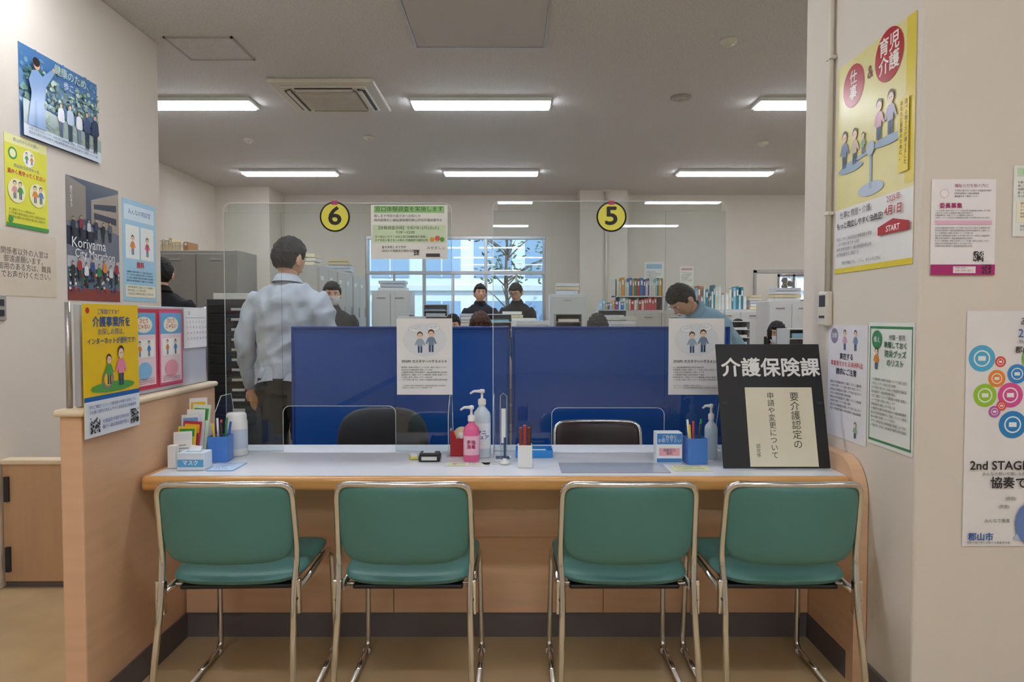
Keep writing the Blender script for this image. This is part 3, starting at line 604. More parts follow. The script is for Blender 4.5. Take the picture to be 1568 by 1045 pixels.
# brochure rack
b = B()
b.box(0, .075, 0, .10, 0, .006, M_clear)
b.box(.0, .03, -.04, -.01, 0, .085, M_plw, bev=.002)
cols = ['#f4f4ee', '#e8c83c', '#c0304c', '#e8eef0', '#f0f0ea', '#d8e8d0', '#eeeeee']
for i in range(7):
    Mx = T(.0 + i * .004, .005 + i * .013, .008) @ R(-.16, 'X') @ R(.06 * (i % 3 - 1), 'Y')
    hh = .12 + .02 * i
    b.box(0, .07, 0, .004, 0, hh, pc(cols[i]), M=Mx)
    b.quad(.006, .064, hh * .72, hh * .93, .0006, pc(['#e8eef0', '#3b9a46', '#f4c020', '#7fb0e2'][i % 4]), M=Mx @ RX)
    for j in range(4): b.quad(.01, .058 - .01 * (j % 2), hh * .25 + j * .012, hh * .25 + j * .012 + .004, .0006, pc('#9aa4b0'), M=Mx @ RX)
b.obj('brochure_rack', T(-1.293, 2.585, Zc), normals=False)
b = B(); b.box(1.225, 1.249, 2.66, 2.74, 1.27, 1.405, M_plb, bev=.006); b.box(1.2235, 1.2255, 2.675, 2.725, 1.345, 1.39, M_dark)
for k in range(4): b.box(1.2235, 1.2255, 2.68 + k * .012, 2.688 + k * .012, 1.30, 1.31, M_dark)
b.obj('wall_thermostat')
b = B(); b.tube([(1.236, 2.68, 1.405), (1.236, 2.68, CEIL)], .011, M_plb)
for z in (1.7, 2.3, 2.9): b.box(1.224, 1.249, 2.66, 2.70, z, z + .015, M_plb, bev=.003)
b.obj('wall_conduit')
b = B(); b.box(-2.449, -2.44, 3.22, 3.30, 1.29, 1.41, M_metalgrey, bev=.003); b.box(-2.441, -2.436, 3.24, 3.28, 1.36, 1.39, M_dark); b.box(-2.441, -2.436, 3.24, 3.28, 1.31, 1.34, M_dark); b.obj('light_switch')
b = B(); b.tube([(1.4, 10.18, .9), (1.4, 10.18, CEIL)], .02, M_plb); b.box(1.33, 1.47, 10.14, 10.2, 1.2, 1.35, M_plb, bev=.005); b.lathe([(.06, 0), (.05, -.03)], M_plb, c=(1.4, 10.18, CEIL)); b.obj('office_conduit')

# ------------------------------------------------------------------ office furniture
def cabinet(name, x0, x1, y0, y1, h, face, cols, rows, col):
    b = B(); b.box(x0, x1, y0, y1, .05, h, col, bev=.006); b.box(x0 + .02, x1 - .02, y0 + .02, y1 - .02, 0, .05, M_dark)
    for i in range(cols):
        for j in range(rows):
            za = .07 + (h - .09) * j / rows; zb = .07 + (h - .09) * (j + 1) / rows - .012
            if face == 'F':
                a = x0 + .01 + (x1 - x0 - .02) * i / cols; c = x0 + .01 + (x1 - x0 - .02) * (i + 1) / cols - .01
                b.box(a, c, y0 - .012, y0 + .001, za, zb, col, bev=.003); b.box((a + c) / 2 - .05, (a + c) / 2 + .05, y0 - .022, y0 - .012, zb - .06, zb - .045, M_steel, bev=.003)
            else:
                a = y0 + .01 + (y1 - y0 - .02) * i / cols; c = y0 + .01 + (y1 - y0 - .02) * (i + 1) / cols - .01
                b.box(x1 - .001, x1 + .012, a, c, za, zb, col, bev=.003); b.box(x1 + .012, x1 + .022, c - .05, c - .035, (za + zb) / 2 - .06, (za + zb) / 2 + .06, M_steel, bev=.003)
                b.box(x1 + .012, x1 + .014, a + .05, a + .15, zb - .12, zb - .08, pc('#f2f2ee'))
    b.obj(name)
cabinet('filing_cabinet', -3.5, -2.42, 6.05, 6.5, 1.9, 'F', 3, 2, M_metalgrey)
for k in range(3): cabinet('steel_locker', -2.36, -1.9, 6.7 + k * .72, 7.4 + k * .72, 1.83, 'S', 2, 2, M_metalbeige)
cabinet('white_cabinet', -1.62, -1.18, 7.9, 8.3, 1.62, 'F', 2, 2, M_metalwhite)
cabinet('white_cabinet', .5, .98, 9.0, 9.4, 1.62, 'F', 1, 3, M_metalwhite)
cabinet('low_cabinet', 1.2, 2.2, 8.5, 8.9, 1.4, 'F', 3, 2, M_metalbeige)
cabinet('low_cabinet', 2.45, 3.5, 9.4, 9.8, 1.42, 'F', 3, 2, M_metalwhite)
cabinet('filing_cabinet', -3.45, -2.6, 9.3, 9.75, 1.55, 'F', 2, 3, M_metalwhite)
cabinet('white_cabinet', 3.0, 3.55, 8.0, 8.4, 1.5, 'F', 2, 3, M_metalwhite)
cabinet('low_cabinet', 3.7, 4.7, 8.6, 9.0, 1.15, 'F', 3, 2, M_metalgrey)
b = B(); b.box(-2.42, -1.92, 5.42, 5.85, 0, 1.45, M_metaldark, bev=.004)
for j in range(17): b.box(-2.40, -1.94, 5.405, 5.42, .06 + j * .08, .125 + j * .08, M_black, bev=.002); b.box(-2.22, -2.12, 5.398, 5.405, .08 + j * .08, .1 + j * .08, pc('#c9c9c4'))
b.box(-2.38, -2.0, 5.45, 5.8, 1.45, 1.5, pc('#e6e4dc'))
b.obj('drawer_unit')
def books(name, x0, x1, y, z, cols, hmin=.2, hmax=.3):
    b = B(); x = x0
    while x < x1:
        w = random.uniform(.015, .045); h = random.uniform(hmin, hmax)
        b.box(0, w * .94, -.1, .1, 0, h, pc(random.choice(cols)), bev=.002, M=T(x, y, z))
        b.quad(w * .2, w * .75, h * .6, h * .85, .1005, pc('#f2f2ee'), M=T(x, y, z) @ R(pi / 2, 'X'))
        x += w
    b.obj(name, normals=False)
bc = ['#3a7ac0', '#c04040', '#e8e8e4', '#3a8a6a', '#e0a040', '#8fc0d8', '#d8d8d0', '#70508a', '#e8e0c0', '#c8d0e0']
books('row_of_binders', 1.35, 1.80, 8.65, 1.403, ['#c04040', '#d05a5a', '#e8e8e4', '#8fc0a8', '#e8b8b0'], .12, .16); books('row_of_binders', 2.5, 3.25, 9.6, 1.423, ['#8fc0d8', '#3a8a9a', '#e8e8e4', '#e8e0c0', '#70a0b8', '#c07050'], .18, .34)
books('row_of_binders', -3.4, -2.9, 6.2, 1.903, ['#d8c8a0', '#b08050', '#e8e4da'], .06, .12)
b = B(); b.box(1.28, 1.9, 8.56, 8.8, 1.565, 1.58, M_metalwhite); b.box(1.28, 1.295, 8.56, 8.8, 1.402, 1.8, M_metalwhite); b.box(1.885, 1.9, 8.56, 8.8, 1.402, 1.8, M_metalwhite); b.box(1.28, 1.9, 8.79, 8.8, 1.402, 1.8, M_metalwhite)
b.obj('book_rack')
books('row_of_binders', 1.31, 1.84, 8.67, 1.581, bc, .16, .24)
def stack(x, y, z, n, w=.15, d=.11, st=.04):
    b = B()
    for k in range(n): b.box(-w + random.uniform(-.015, .015), w + random.uniform(-.015, .015), -d, d, k * st, k * st + st * .88, pc(random.choice(['#e8e8e4', '#d0d8e4', '#e0dcd0', '#f0f0ee', '#c8d4e0', '#e8d8b0'])), bev=.003)
    b.obj('document_stack', T(x, y, z))
def organiser(x, y, z, h=.4, w=.3, c=M_metalwhite):
    b = B(); b.box(-w / 2, -w / 2 + .008, -.12, .12, 0, h, c); b.box(w / 2 - .008, w / 2, -.12, .12, 0, h, c); b.box(-w / 2, w / 2, .112, .12, 0, h, c)
    n = int(h / .07)
    for k in range(n + 1): b.box(-w / 2 + .008, w / 2 - .008, -.12, .112, k * (h - .008) / n, k * (h - .008) / n + .008, c)
    for k in range(n): b.box(-w / 2 + .03, w / 2 - .03, -.11, .1, k * (h - .008) / n + .009, k * (h - .008) / n + random.uniform(.02, .05), pc(random.choice(['#e8e8e4', '#d0d8e4', '#f0e0d0', '#8fc0d8'])))
    b.obj('letter_tray', T(x, y, z))
def monitor(x, y, z, rot, w=.5, h=.3):
    b = B(); b.box(-.1, .1, -.08, .08, 0, .012, M_black, bev=.004); b.box(-.02, .02, .02, .04, .01, .15, M_black)
    b.box(-w / 2, w / 2, -.0, .03, .1, .1 + h, M_black, bev=.006); b.box(-w / 2 + .012, w / 2 - .012, -.002, .001, .115, .085 + h, M_screen)
    b.obj('computer_monitor', T(x, y, z) @ R(rot, 'Z'))
def desk(x0, x1, y0, y1, z=.72):
    b = B(); b.box(x0, x1, y0, y1, z - .03, z, M_metalwhite, bev=.005)
    for x in (x0 + .02, x1 - .06):
        b.box(x, x + .04, y0 + .04, y1 - .04, z - .08, z - .03, M_metalgrey)
        for y in (y0 + .03, y1 - .07): b.box(x, x + .04, y, y + .04, 0, z - .03, M_metalgrey)
    b.box(x1 - .42, x1 - .07, y0 + .1, y1 - .1, .08, z - .04, M_metalgrey, bev=.005)
    b.obj('office_desk')
desk(-1.05, 1.15, 5.9, 6.9); desk(1.98, 3.4, 5.0, 5.6); desk(1.98, 3.4, 6.45, 6.95); desk(3.7, 5.1, 5.6, 6.6); desk(-1.1, .3, 8.3, 8.85)
for x, y, r in ((-.25, 6.3, 0), (.62, 6.3, 0), (-.64, 6.55, pi), (.25, 6.6, pi)): monitor(x, y, .721, r)
monitor(3.0, 5.25, .721, pi); monitor(2.72, 6.7, .721, pi); monitor(4.3, 6.1, .721, .3)
stack(.18, 6.2, .721, 14); stack(1.0, 6.25, .721, 15, .12); stack(-.9, 6.2, .721, 15, .12)
organiser(.97, 6.7, .721, .66, .28); organiser(-.15, 6.75, .721, .62); organiser(2.15, 6.7, .721, .55); organiser(2.2, 5.2, .721, .5, .28)
organiser(.55, 6.75, .721, .62, .26, M_metalgrey); organiser(-.95, 8.6, .721, .75); stack(-.5, 8.55, .721, 16, .14)
books('row_of_binders', .84, 1.09, 6.7, 1.383, bc, .05, .10); books('row_of_binders', -1.08, -.86, 6.6, .721, bc, .55, .62)
stack(3.9, 6.0, .721, 12); stack(3.27, 8.2, 1.503, 4); stack(-1.4, 8.1, 1.623, 3); stack(.74, 9.2, 1.623, 3, .14, .1, .05); stack(2.05, 8.68, 1.403, 4, .1); stack(3.38, 9.6, 1.423, 5, .08)
stack(-2.13, 7.0, 1.833, 3, .14); stack(-2.13, 8.5, 1.833, 5, .14); stack(.0, 8.05, 1.303, 2, .12)
for x, y, z in ((4.2, 8.8, 1.153), (-3.1, 9.5, 1.553)):
    b = B(); cb_ = pc('#b98f60'); b.box(-.2, .2, -.15, .15, 0, .26, cb_, bev=.004); b.box(-.2, .2, -.02, .02, .26, .262, pc('#d8c090')); b.quad(-.12, .12, .08, .18, .151, pc('#f0ede4'), M=R(pi / 2, 'X')); b.obj('cardboard_box', T(x, y, z))
b = B(); b.box(-.3, .3, -.28, .28, 0, .95, M_metalwhite, bev=.015, seg=3); b.box(-.28, .28, -.26, .26, .95, 1.12, M_plw, bev=.02, seg=3); b.box(-.22, .1, -.3, -.27, .62, .68, M_dark); b.box(-.25, .25, -.29, -.28, .1, .3, M_metalgrey, bev=.004); b.box(-.25, .25, -.29, -.28, .33, .53, M_metalgrey, bev=.004)
b.box(-.27, .27, -.22, .25, 1.12, 1.3, M_plw, bev=.03, seg=3)
b.box(.1, .28, -.33, -.2, 1.12, 1.16, M_dark, bev=.004); b.obj('office_printer', T(.02, 8.0, 0))
poster('wall_notice', .3, .42, MF(2.05, 10.597, 1.75), '#e9ebe6', [('r', .1, .75, .9, .92, '#9fc0dc'), ('para', .1, .65, .8, .5, 8, '#555555')])
poster('wall_notice', .21, .3, MF(2.6, 10.597, 1.8), '#f0ede0', [('r', .1, .8, .9, .92, '#e0a0a0'), ('para', .1, .7, .8, .5, 6, '#555555')])
b = B(); b.tube([(0, .0, 0), (0, 0, .35)], .012, M_plw); b.tube([(0, 0, .35), (0, -.08, .35)], .03, M_plw)
for r in (.15, .10, .05):
    b.tube([(r * math.cos(a), -.12, .35 + r * math.sin(a)) for a in [2 * pi * k / 28 for k in range(29)]], .004, M_steel, n=6)
for k in range(16):
    a = 2 * pi * k / 16; b.tube([(.02 * math.cos(a), -.125, .35 + .02 * math.sin(a)), (.15 * math.cos(a), -.12, .35 + .15 * math.sin(a))], .002, M_steel, n=5)
for k in range(3):
    a = 2 * pi * k / 3; b.ball((.06 * math.cos(a), -.1, .35 + .06 * math.sin(a)), .05, .006, .05, M_metalgrey)
b.lathe([(.09, 0), (.09, .015), (.02, .02)], M_plw); b.obj('desk_fan', T(4.38, 11.02, 1.501))
cabinet('white_cabinet', 4.0, 4.75, 10.85, 11.2, 1.5, 'F', 2, 2, M_metalwhite)

# ------------------------------------------------------------------ exterior
M_ext = mat('facade', '#e2e8ee', .7, var=.04); M_extw = mat('facade_glass', '#8fa9c8', .12); M_leaf = mat('foliage', '#5f7458', .7, var=.35, vscale=9); M_bark = mat('bark', '#6a5848', .8)
b = B(); b.box(-9, 9, 20, 24, -.1, 8, M_ext)
for i in range(12):
    for j in range(4):
        b.box(-8.6 + i * 1.5, -7.5 + i * 1.5, 19.95, 20.01, .6 + j * 1.9, 1.8 + j * 1.9, M_extw); b.box(-8.07 + i * 1.5, -8.03 + i * 1.5, 19.93, 19.95, .6 + j * 1.9, 1.8 + j * 1.9, M_metalwhite)
for j in range(4): b.box(-9, 9, 19.85, 20, 2.1 + j * 1.9, 2.25 + j * 1.9, M_metalwhite)
b.obj('neighbouring_building')
b = B(); b.box(-14, 14, 12.7, 26, -.2, -.1, mat('asphalt', '#a8aaac', .9, var=.1)); b.obj('ground_outside')
for tx, ty in ((-.1, 15.6), (1.6, 17.5)):
    b = B(); b.tube([(0, 0, 0), (.05, 0, 1.2), (-.05, 0, 2.2), (0, 0, 3.4)], [.06, .05, .035, .02], M_bark, n=8)
    for k in range(16):
        a = random.uniform(0, 2 * pi); z = random.uniform(1.6, 3.0); L = random.uniform(.4, .9)
        b.tube([(0, 0, z), (L * .6 * math.cos(a), L * .6 * math.sin(a), z + .3), (L * math.cos(a), L * math.sin(a), z + .45)], [.02, .012, .005], M_bark, n=6)
    for k in range(200):
        a = random.uniform(0, 2 * pi); r = random.uniform(.15, 1.05); z = random.uniform(2.2, 3.8)
        Mx = T(r * math.cos(a), r * math.sin(a), z) @ R(random.uniform(0, pi), 'X') @ R(random.uniform(0, pi), 'Z')
        b.add([(-.07, 0, 0), (0, -.03, 0), (.07, 0, 0), (0, .03, 0)], [(0, 1, 2, 3)], M_leaf, False, Mx)
    b.obj('garden_tree', T(tx, ty, -.1), normals=False)

# ------------------------------------------------------------------ people
def ell(c, rx, ry, n=22, M=None, e=.9):
    out = []
    for k in range(n):
        a = 2 * pi * k / n; ca, sa = math.cos(a), math.sin(a)
        out.append(Vector((c[0] + rx * math.copysign(abs(ca) ** e, ca), c[1] + ry * math.copysign(abs(sa) ** e, sa), c[2])))
    return out
def sdist(p, a, b):
    ab = b - a; t = max(0, min(1, (p - a).dot(ab) / max(ab.length_squared, 1e-9)))
    return (p - (a + ab * t)).length

def hand(mskin, M, side):
    b = B(); b.M = M
    b.loft([ell((0, 0, z), w, t, 14) for z, w, t in ((-.02, .024, .018), (.0, .027, .017), (.03, .038, .016), (.07, .041, .014), (.088, .036, .011))], mskin)
    for i, (x, L, r) in enumerate(((-.030, .062, .0075), (-.010, .072, .0085), (.011, .068, .0085), (.031, .052, .0078))):
        c = .35
        p0 = Vector((x * .9, 0, .075)); p1 = p0 + Vector((x * .1, -.004, .028)); p2 = p1 + Vector((0, -math.sin(c) * L * .45, math.cos(c) * L * .45)); p3 = p2 + Vector((0, -math.sin(2 * c) * L * .4, math.cos(2 * c) * L * .4))
        b.tube([p0, p1, p2, p3, p3 + (p3 - p2).normalized() * .005], [r, r, r * .95, r * .8, r * .4], mskin, n=8)
    s = side
    b.tube([(s * .022, 0, .015), (s * .045, -.012, .04), (s * .056, -.02, .066), (s * .058, -.028, .088), (s * .058, -.03, .093)], [.012, .011, .0095, .008, .004], mskin, n=8)
    return b

def head_builder(mskin, mhair, M, mask=False, long=False, glasses=False):
    b = B(); b.M = M
    NU, NV = 80, 60
    vs = []; hairv = []
    for j in range(NV + 1):
        ph = pi * j / NV
        for i in range(NU):
            th = 2 * pi * i / NU
            d = Vector((math.sin(ph) * math.cos(th), math.sin(ph) * math.sin(th), math.cos(ph)))
            x, y, z = d
            zz = z * .108 if z > 0 else z * .117
            p = Vector((math.copysign(abs(x) ** .92, x) * .076, math.copysign(abs(y) ** .92, y) * .092, zz))
            if z < 0:
                k = (-z) ** 1.4; p.x *= 1 - .22 * k
                p.y = p.y * (1 - .12 * k) - .012 * k
            if y > 0 and z < -.2: p.y *= 1 - .35 * (-z - .2)
            def g(cx, cz, sx, sz): return math.exp(-((x - cx) / sx) ** 2 - ((z - cz) / sz) ** 2) if y < 0 else 0
            p.y -= g(0, -.20, .13, .13) * .022 + g(0, -.02, .09, .16) * .010
            p.y += (g(.36, .07, .16, .11) + g(-.36, .07, .16, .11)) * .007
            p.y -= g(0, .22, .5, .08) * .003 + g(0, -.46, .2, .05) * .004 + g(0, -.56, .2, .05) * .003 + g(0, -.85, .25, .15) * .006
            jag = .08 * noise.noise(Vector((x * 14, y * 14, 3)))
            # hairline runs smoothly fringe -> temple -> over the ear -> nape
            if y < -.6: hl = .42
            elif y < -.30: hl = .42 - (y + .6) / .30 * .50
            elif y < .05: hl = -.08 + (.12 if y > -.15 else 0)
            elif y < .35: hl = .04 - (y - .05) / .30 * .62
            else: hl = -.58
            hl += jag
            if long and y > -.35: hl = -.75
            if long and y <= -.35 and abs(x) > .6: hl = -.4
            h = z > hl
            if h:
                nn = noise.noise(d * 6) * .007 + noise.noise(Vector((x * 24, y * 24, z * 5))) * .006
                up = .010 + .004 * max(0, z)
                edge = min(1, (z - hl) / .18)
                p += Vector((x, y, z)) * (up * (.15 + .85 * edge) + nn * edge)
            mk = mask and y < -.25 and -.8 < z < -.08
            if mk: p += Vector((x, y, z)) * .006
            vs.append(tuple(p)); hairv.append(1 if h else (2 if mk else 0))
    fh = []; fs_ = []; fm = []
    for j in range(NV):
        for i in range(NU):
            a = j * NU + i; c = j * NU + (i + 1) % NU; q = (a, c, c + NU, a + NU)
            t = [hairv[k] for k in q]
            (fh if t.count(1) >= 2 else (fm if t.count(2) >= 3 else fs_)).append(q)
    b.add(vs, fh, mhair, True); b.add(vs, fs_, mskin, True)
    if fm: b.add(vs, fm, pc('#eceff2'), True)
    for s in (-1, 1):
        b.ball((s * .079, .006, -.014), .011, .020, .032, mskin)
        b.ball((s * .028, -.082, .007), .0125, .009, .0075, pc('#eeeae4'), n=12, k=8)
        b.ball((s * .028, -.0885, .007), .0055, .004, .0060, M_black, n=10, k=7)
        b.tube([(s * .014, -.0955, .026), (s * .028, -.0965, .030), (s * .044, -.088, .025)], [.002, .003, .0015], mhair, n=6)
        b.tube([(s * .016, -.0875, .011), (s * .028, -.0925, .015), (s * .041, -.084, .011)], .0013, mhair, n=5)
    if not mask:
        b.tube([(-.022, -.093, -.058), (-.008, -.100, -.056), (0, -.1005, -.0575), (.008, -.100, -.056), (.022, -.093, -.058)], [.001, .003, .003, .003, .001], M_lips, n=6)
    if glasses:
        for s in (-1, 1): b.tube([(s * .031 + .022 * math.cos(a), -.102, .005 + .016 * math.sin(a)) for a in [2 * pi * k / 16 for k in range(17)]], .0013, M_black, n=5); b.tube([(s * .053, -.102, .008), (s * .078, 0, .01)], .0012, M_black, n=5)
        b.tube([(-.009, -.104, .008), (.009, -.104, .008)], .0013, M_black, n=5)
    if long: b.loft([ell((0, .045 + (.01 if z < -.1 else 0), z), w, t, 18) for z, w, t in ((.03, .078, .055), (-.05, .088, .055), (-.12, .09, .05), (-.18, .08, .04), (-.21, .055, .028))], mhair)
    return b

def person(name, x, y, rot, h=1.70, lean=0., seated=False, arms=None, yaw=0., pitch=0., shirt='#e8e8e8', pants='#23242a', skin='#d8a98c', hair='#15120f', mask=False, long=False, glasses=False, voxel=.016, hem=.93, bulk=1.0, hscale=1.0, wr=.006):
    s = h / 1.70
    mskin = mat('skin_' + name, skin, .5, var=.03, vscale=12); mhair = mat('hair_' + name, hair, .5, bump=.5, bscale=90, var=.2, vscale=40, stretch=(6, 6, 1))
    mshirt = mat('shirt_' + name, shirt, .8, bump=.5, bscale=16, var=.05, vscale=14); mp = mat('trousers_' + name, pants, .8, bump=.5, bscale=10, var=.05)
    hipz = .56 if seated else .90
    U = T(0, 0, hipz) @ R(lean, 'X') @ T(0, 0, -.90)
    b = B(); segs = []
    k = bulk
    rings = [(.84, .150, .105, 0), (.90, .168 * k, .122 * k, 0), (hem - .005, .176 * k, .128 * k, 0), (1.0, .166 * k, .120 * k, 0), (1.08, .158 * k, .114 * k, -.0), (1.18, .162 * k, .116 * k, -.003), (1.28, .172 * k, .120 * k, 0), (1.35, .176 * k, .111 * k, .004), (1.395, .160, .092, .008), (1.425, .118, .076, .010), (1.45, .075, .062, .012), (1.47, .056, .056, .010)]
    b.loft([[U @ p for p in ell((0, cy, z), rx, ry, 26)] for z, rx, ry, cy in rings], mshirt)
    b.tube([U @ Vector((0, .012, 1.42)), U @ Vector((0, .004, 1.48)), U @ Vector((0, -.004, 1.55))], [.058, .052, .050], mshirt, n=16)
    segs.append((U @ Vector((0, .012, 1.47)), U @ Vector((0, -.004, 1.55)), .05, 'skin'))
    for z0, z1 in ((.95, 1.2), (1.2, 1.36)): segs.append((U @ Vector((0, 0, z0)), U @ Vector((0, 0, z1)), .13, 'torso'))
    segs.append((U @ Vector((0, .01, 1.40)), U @ Vector((0, .01, 1.43)), .06, 'torso'))
    arms = arms or {}
    hands = []
    for sd in (-1, 1):
        el, wri = arms.get(sd, ((.225 * sd, .02, 1.11), (.235 * sd, -.06, .88)))
        sh = U @ Vector((.155 * sd, .006, 1.37)); E = U @ Vector(el); Wp = U @ Vector(wri)
        sh2 = U @ Vector((.186 * sd, .004, 1.325))
        fd = (Wp - E).normalized()
        b.tube([sh, sh2, sh2.lerp(E, .5), E, E.lerp(Wp, .4), Wp, Wp + fd * .012], [.058, .060 * k, .054 * k, .047 * k, .045 * k, .036, .032], mshirt, n=16)
        segs += [(sh, E, .055, 'arm'), (E, Wp, .04, 'arm')]
        zax = fd; xax = Vector((0, 1, 0)).cross(zax); xax = xax.normalized() if xax.length > .1 else Vector((1, 0, 0)); yax = zax.cross(xax)
        Mh = Matrix.Translation(Wp + fd * .012) @ Matrix((xax, yax, zax)).transposed().to_4x4()
        hands.append(hand(mskin, Mh, -sd))
        if seated: hp, kn, an = Vector((.085 * sd, -.02, hipz - .01)), Vector((.11 * sd, -.43, hipz - .02)), Vector((.11 * sd, -.42, .10))
        else: hp, kn, an = Vector((.088 * sd, 0, .87)), Vector((.105 * sd, -.015, .48)), Vector((.12 * sd, .01, .09))
        b.tube([hp + (Vector((0, .04, 0)) if seated else Vector((0, 0, .05))), hp.lerp(kn, .3), kn, kn.lerp(an, .35), an], [.092, .088, .066, .064, .052], mp, n=18)
        segs.append((hp, kn, .085, 'leg')); segs.append((kn, an, .06, 'leg'))
    me = b.mesh('tmp'); ob = bpy.data.objects.new('tmp', me); scene.collection.objects.link(ob)
    r = ob.modifiers.new('r', 'REMESH'); r.mode = 'VOXEL'; r.voxel_size = voxel; r.use_smooth_shade = True
    sm = ob.modifiers.new('s', 'SMOOTH'); sm.factor = .5; sm.iterations = 4
    ev = ob.evaluated_get(bpy.context.evaluated_depsgraph_get()); nm = bpy.data.meshes.new_from_object(ev)
    bpy.data.objects.remove(ob)
    nm.materials.clear()
    for m in (mshirt, mp, mskin): nm.materials.append(m)
    Ui = U.inverted()
    # cloth folds: ridged noise pushed along the surface normal
    nrm = [v.normal.copy() for v in nm.vertices]
    for v, nv in zip(nm.vertices, nrm):
        lz = (Ui @ v.co).z
        if lz > 1.44: continue
        c = v.co
        f1 = 1 - abs(noise.noise(Vector((c.x * 6 + 3, c.y * 6, c.z * 9 + c.x * 8)))) * 2.6
        f3 = 1 - abs(noise.noise(Vector((c.x * 9 - 5, c.y * 9, c.z * 5 - c.x * 7)))) * 2.6
        f2 = noise.noise(Vector((c.x * 17, c.y * 17, c.z * 12)))
        v.co = c + nv * (wr * (f1 * .7 + f3 * .5 + f2 * .5))
    nm.update()
    for p in nm.polygons:
        c = p.center; best = min(segs, key=lambda q: sdist(c, q[0], q[1]) / q[2]); lab = best[3]
        uz = (Ui @ c).z
        mi = 0
        if lab == 'leg': mi = 1 if (seated or uz < hem) else 0
        elif lab == 'torso': mi = 1 if (uz < hem and not seated) else 0
        if lab == 'skin' or (uz > 1.462 and lab != 'arm'): mi = 2
        p.material_index = mi; p.use_smooth = True
    root = bpy.data.objects.new(name, nm); scene.collection.objects.link(root)
    root.matrix_world = T(x, y, 0) @ R(rot, 'Z') @ Matrix.Scale(s, 4)
    Mh = U @ T(0, -.012, 1.592) @ R(yaw, 'Z') @ R(pitch, 'X') @ Matrix.Scale(hscale, 4)
    head_builder(mskin, mhair, Mh, mask, long, glasses).obj('head', parent=root, normals=False)
    for hb, nn in zip(hands, ('hand_r', 'hand_l')): hb.obj(nn, parent=root)
    cb = B(); cb.M = U
    prof = []
    for zz, rr in ((1.445, .070), (1.468, .064), (1.492, .060), (1.472, .072), (1.450, .086)):
        prof.append([Vector((rr * math.cos(2 * pi * q / 24), .010 + rr * .98 * math.sin(2 * pi * q / 24), zz + (.012 * math.sin(2 * pi * q / 24)))) for q in range(24)])
    cb.loft(prof, mshirt, cap=False); cb.obj('collar', parent=root)
    if not seated and not lean:
        hb = B(); hb.M = U; rg = []
        for zz, g_ in ((1.03, .0), (.98, .004), (hem, .012), (hem - .03, .016)):
            rg.append([Vector(((.168 * k + g_ + .004 * math.sin(9 * a)) * math.cos(a), (.122 * k + g_ + .004 * math.sin(7 * a)) * math.sin(a), zz - (.02 * math.cos(2 * a) if zz < hem else 0))) for a in [2 * pi * q / 48 for q in range(48)]])
        hb.loft(rg, mshirt, cap=False); hb.obj('shirt_tail', parent=root)
    shb = B()
    for sd in (-1, 1):
        fx = .11 * sd if seated else .12 * sd; fy = -.42 if seated else .01
        shb.loft([[Vector((fx + w * math.cos(2 * pi * q / 16), fy + yy, max(.004, zc + hh * math.sin(2 * pi * q / 16)))) for q in range(16)] for yy, w, zc, hh in ((.075, .02, .04, .03), (.06, .035, .045, .042), (.0, .042, .055, .055), (-.06, .045, .042, .042), (-.12, .046, .032, .03), (-.165, .036, .026, .022), (-.185, .015, .02, .014))], M_black)
    shb.obj('shoes', parent=root)
    return root

man = person('office_worker_standing', -1.29, 3.95, pi - .12, h=1.76, shirt='#b6bcc6', pants='#202126', hair='#151413', voxel=.0105, bulk=1.06, hem=.93, yaw=-.35, pitch=.18, wr=.015,
             arms={1: ((.245, .045, 1.12), (.235, -.03, .87)), -1: ((-.25, .02, 1.13), (-.16, -.20, 1.08))})
person('office_worker', -.43, 9.2, .1, h=1.75, shirt='#23262e', hair='#14110f', yaw=.1, arms={1: ((.25, -.02, 1.12), (.1, -.24, 1.12)), -1: ((-.25, -.02, 1.12), (-.1, -.24, 1.15))})
person('office_worker', .08, 9.05, -.35, h=1.76, shirt='#1d2026', hair='#14110f', glasses=True, yaw=.0, pitch=.3, lean=.1)
person('office_worker', -2.72, 5.3, pi + .3, h=1.76, shirt='#17181b', pants='#17181b', hair='#120f0d', arms={1: ((.25, -.02, 1.12), (.15, -.24, 1.1)), -1: ((-.25, -.02, 1.12), (-.1, -.24, 1.1))})
person('office_worker', -1.62, 6.15, .3, h=1.62, shirt='#35383e', hair='#1b1613', mask=True, pitch=.15)
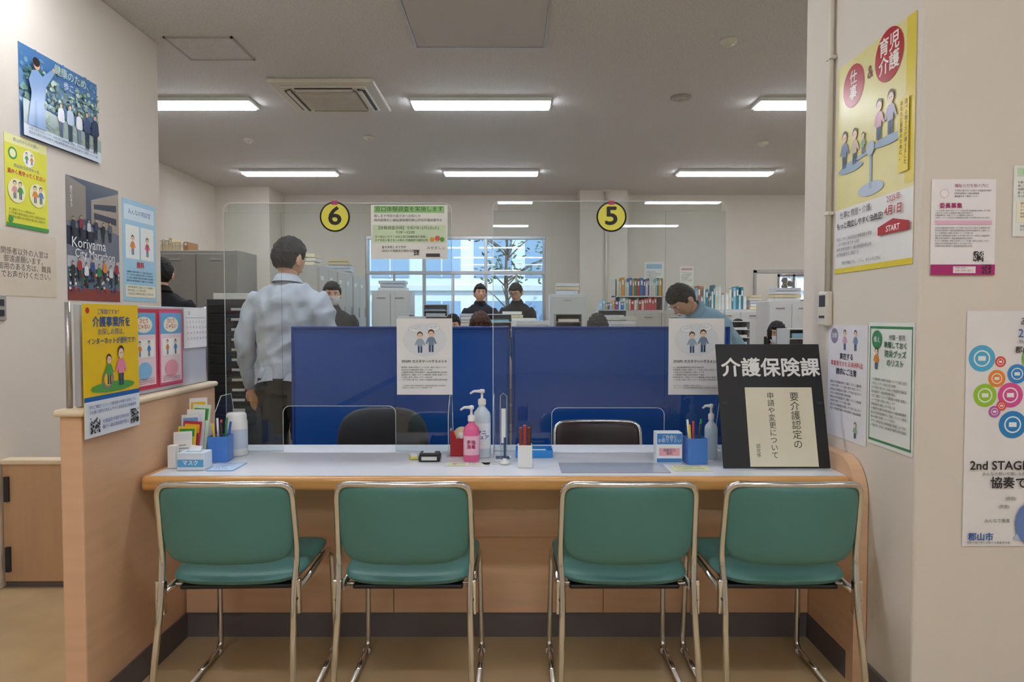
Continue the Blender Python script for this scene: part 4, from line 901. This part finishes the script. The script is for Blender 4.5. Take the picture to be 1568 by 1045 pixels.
person('office_worker_leaning', 1.72, 5.20, -1.15, h=1.78, lean=.80, shirt='#86a9ba', pants='#3a3d48', hair='#16130f', pitch=.1, wr=.011, arms={1: ((.24, -.20, 1.18), (.2, -.42, 1.08)), -1: ((-.24, -.20, 1.18), (-.2, -.42, 1.08))})
typ = {1: ((.24, -.08, 1.13), (.13, -.30, 1.08)), -1: ((-.24, -.08, 1.13), (-.13, -.30, 1.08))}
for (x, y, r, h, sh, hr, lg, mk, pt, yw) in [(-.25, 5.4, pi, 1.68, '#c8c4b8', '#4a2c1c', True, False, .0, 0), (.68, 5.4, pi, 1.66, '#8a8f9a', '#3a3634', False, False, .0, 0), (-.64, 7.4, 0, 1.67, '#3a3d44', '#15120f', False, False, .2, 0),
                                     (2.34, 6.05, .15, 1.58, '#2b2c34', '#100d0c', True, True, .1, -.45), (2.46, 7.45, 0, 1.60, '#2a3350', '#120f0d', True, True, .1, -.2)]:
    person('seated_office_worker', x, y, r, h=h, seated=True, arms=typ, shirt=sh, hair=hr, long=lg, mask=mk, pitch=pt, yaw=yw, voxel=.02)
    office_chair(x, y, r)

# ------------------------------------------------------------------ world, camera
w = bpy.data.worlds.new('World'); scene.world = w; w.use_nodes = True
nt = w.node_tree; bg = nt.nodes['Background']
sky = nt.nodes.new('ShaderNodeTexSky'); sky.sky_type = 'NISHITA'; sky.sun_disc = False; sky.sun_elevation = math.radians(35); sky.air_density = 1.2
nt.links.new(sky.outputs[0], bg.inputs[0]); bg.inputs[1].default_value = .35
sun = bpy.data.lights.new('sun', 'SUN'); sun.energy = 2.5; sun.angle = .02
so = bpy.data.objects.new('sun', sun); scene.collection.objects.link(so); so.rotation_euler = (math.radians(50), 0, math.radians(20))

cam = bpy.data.cameras.new('camera'); cam.lens = 24; cam.sensor_width = 36
co = bpy.data.objects.new('camera', cam); scene.collection.objects.link(co)
co.location = (0, 0, 1.3); co.rotation_euler = (math.radians(90 - 1.92), 0, 0)
scene.camera = co
scene.view_settings.view_transform = 'Standard'
scene.view_settings.exposure = .42
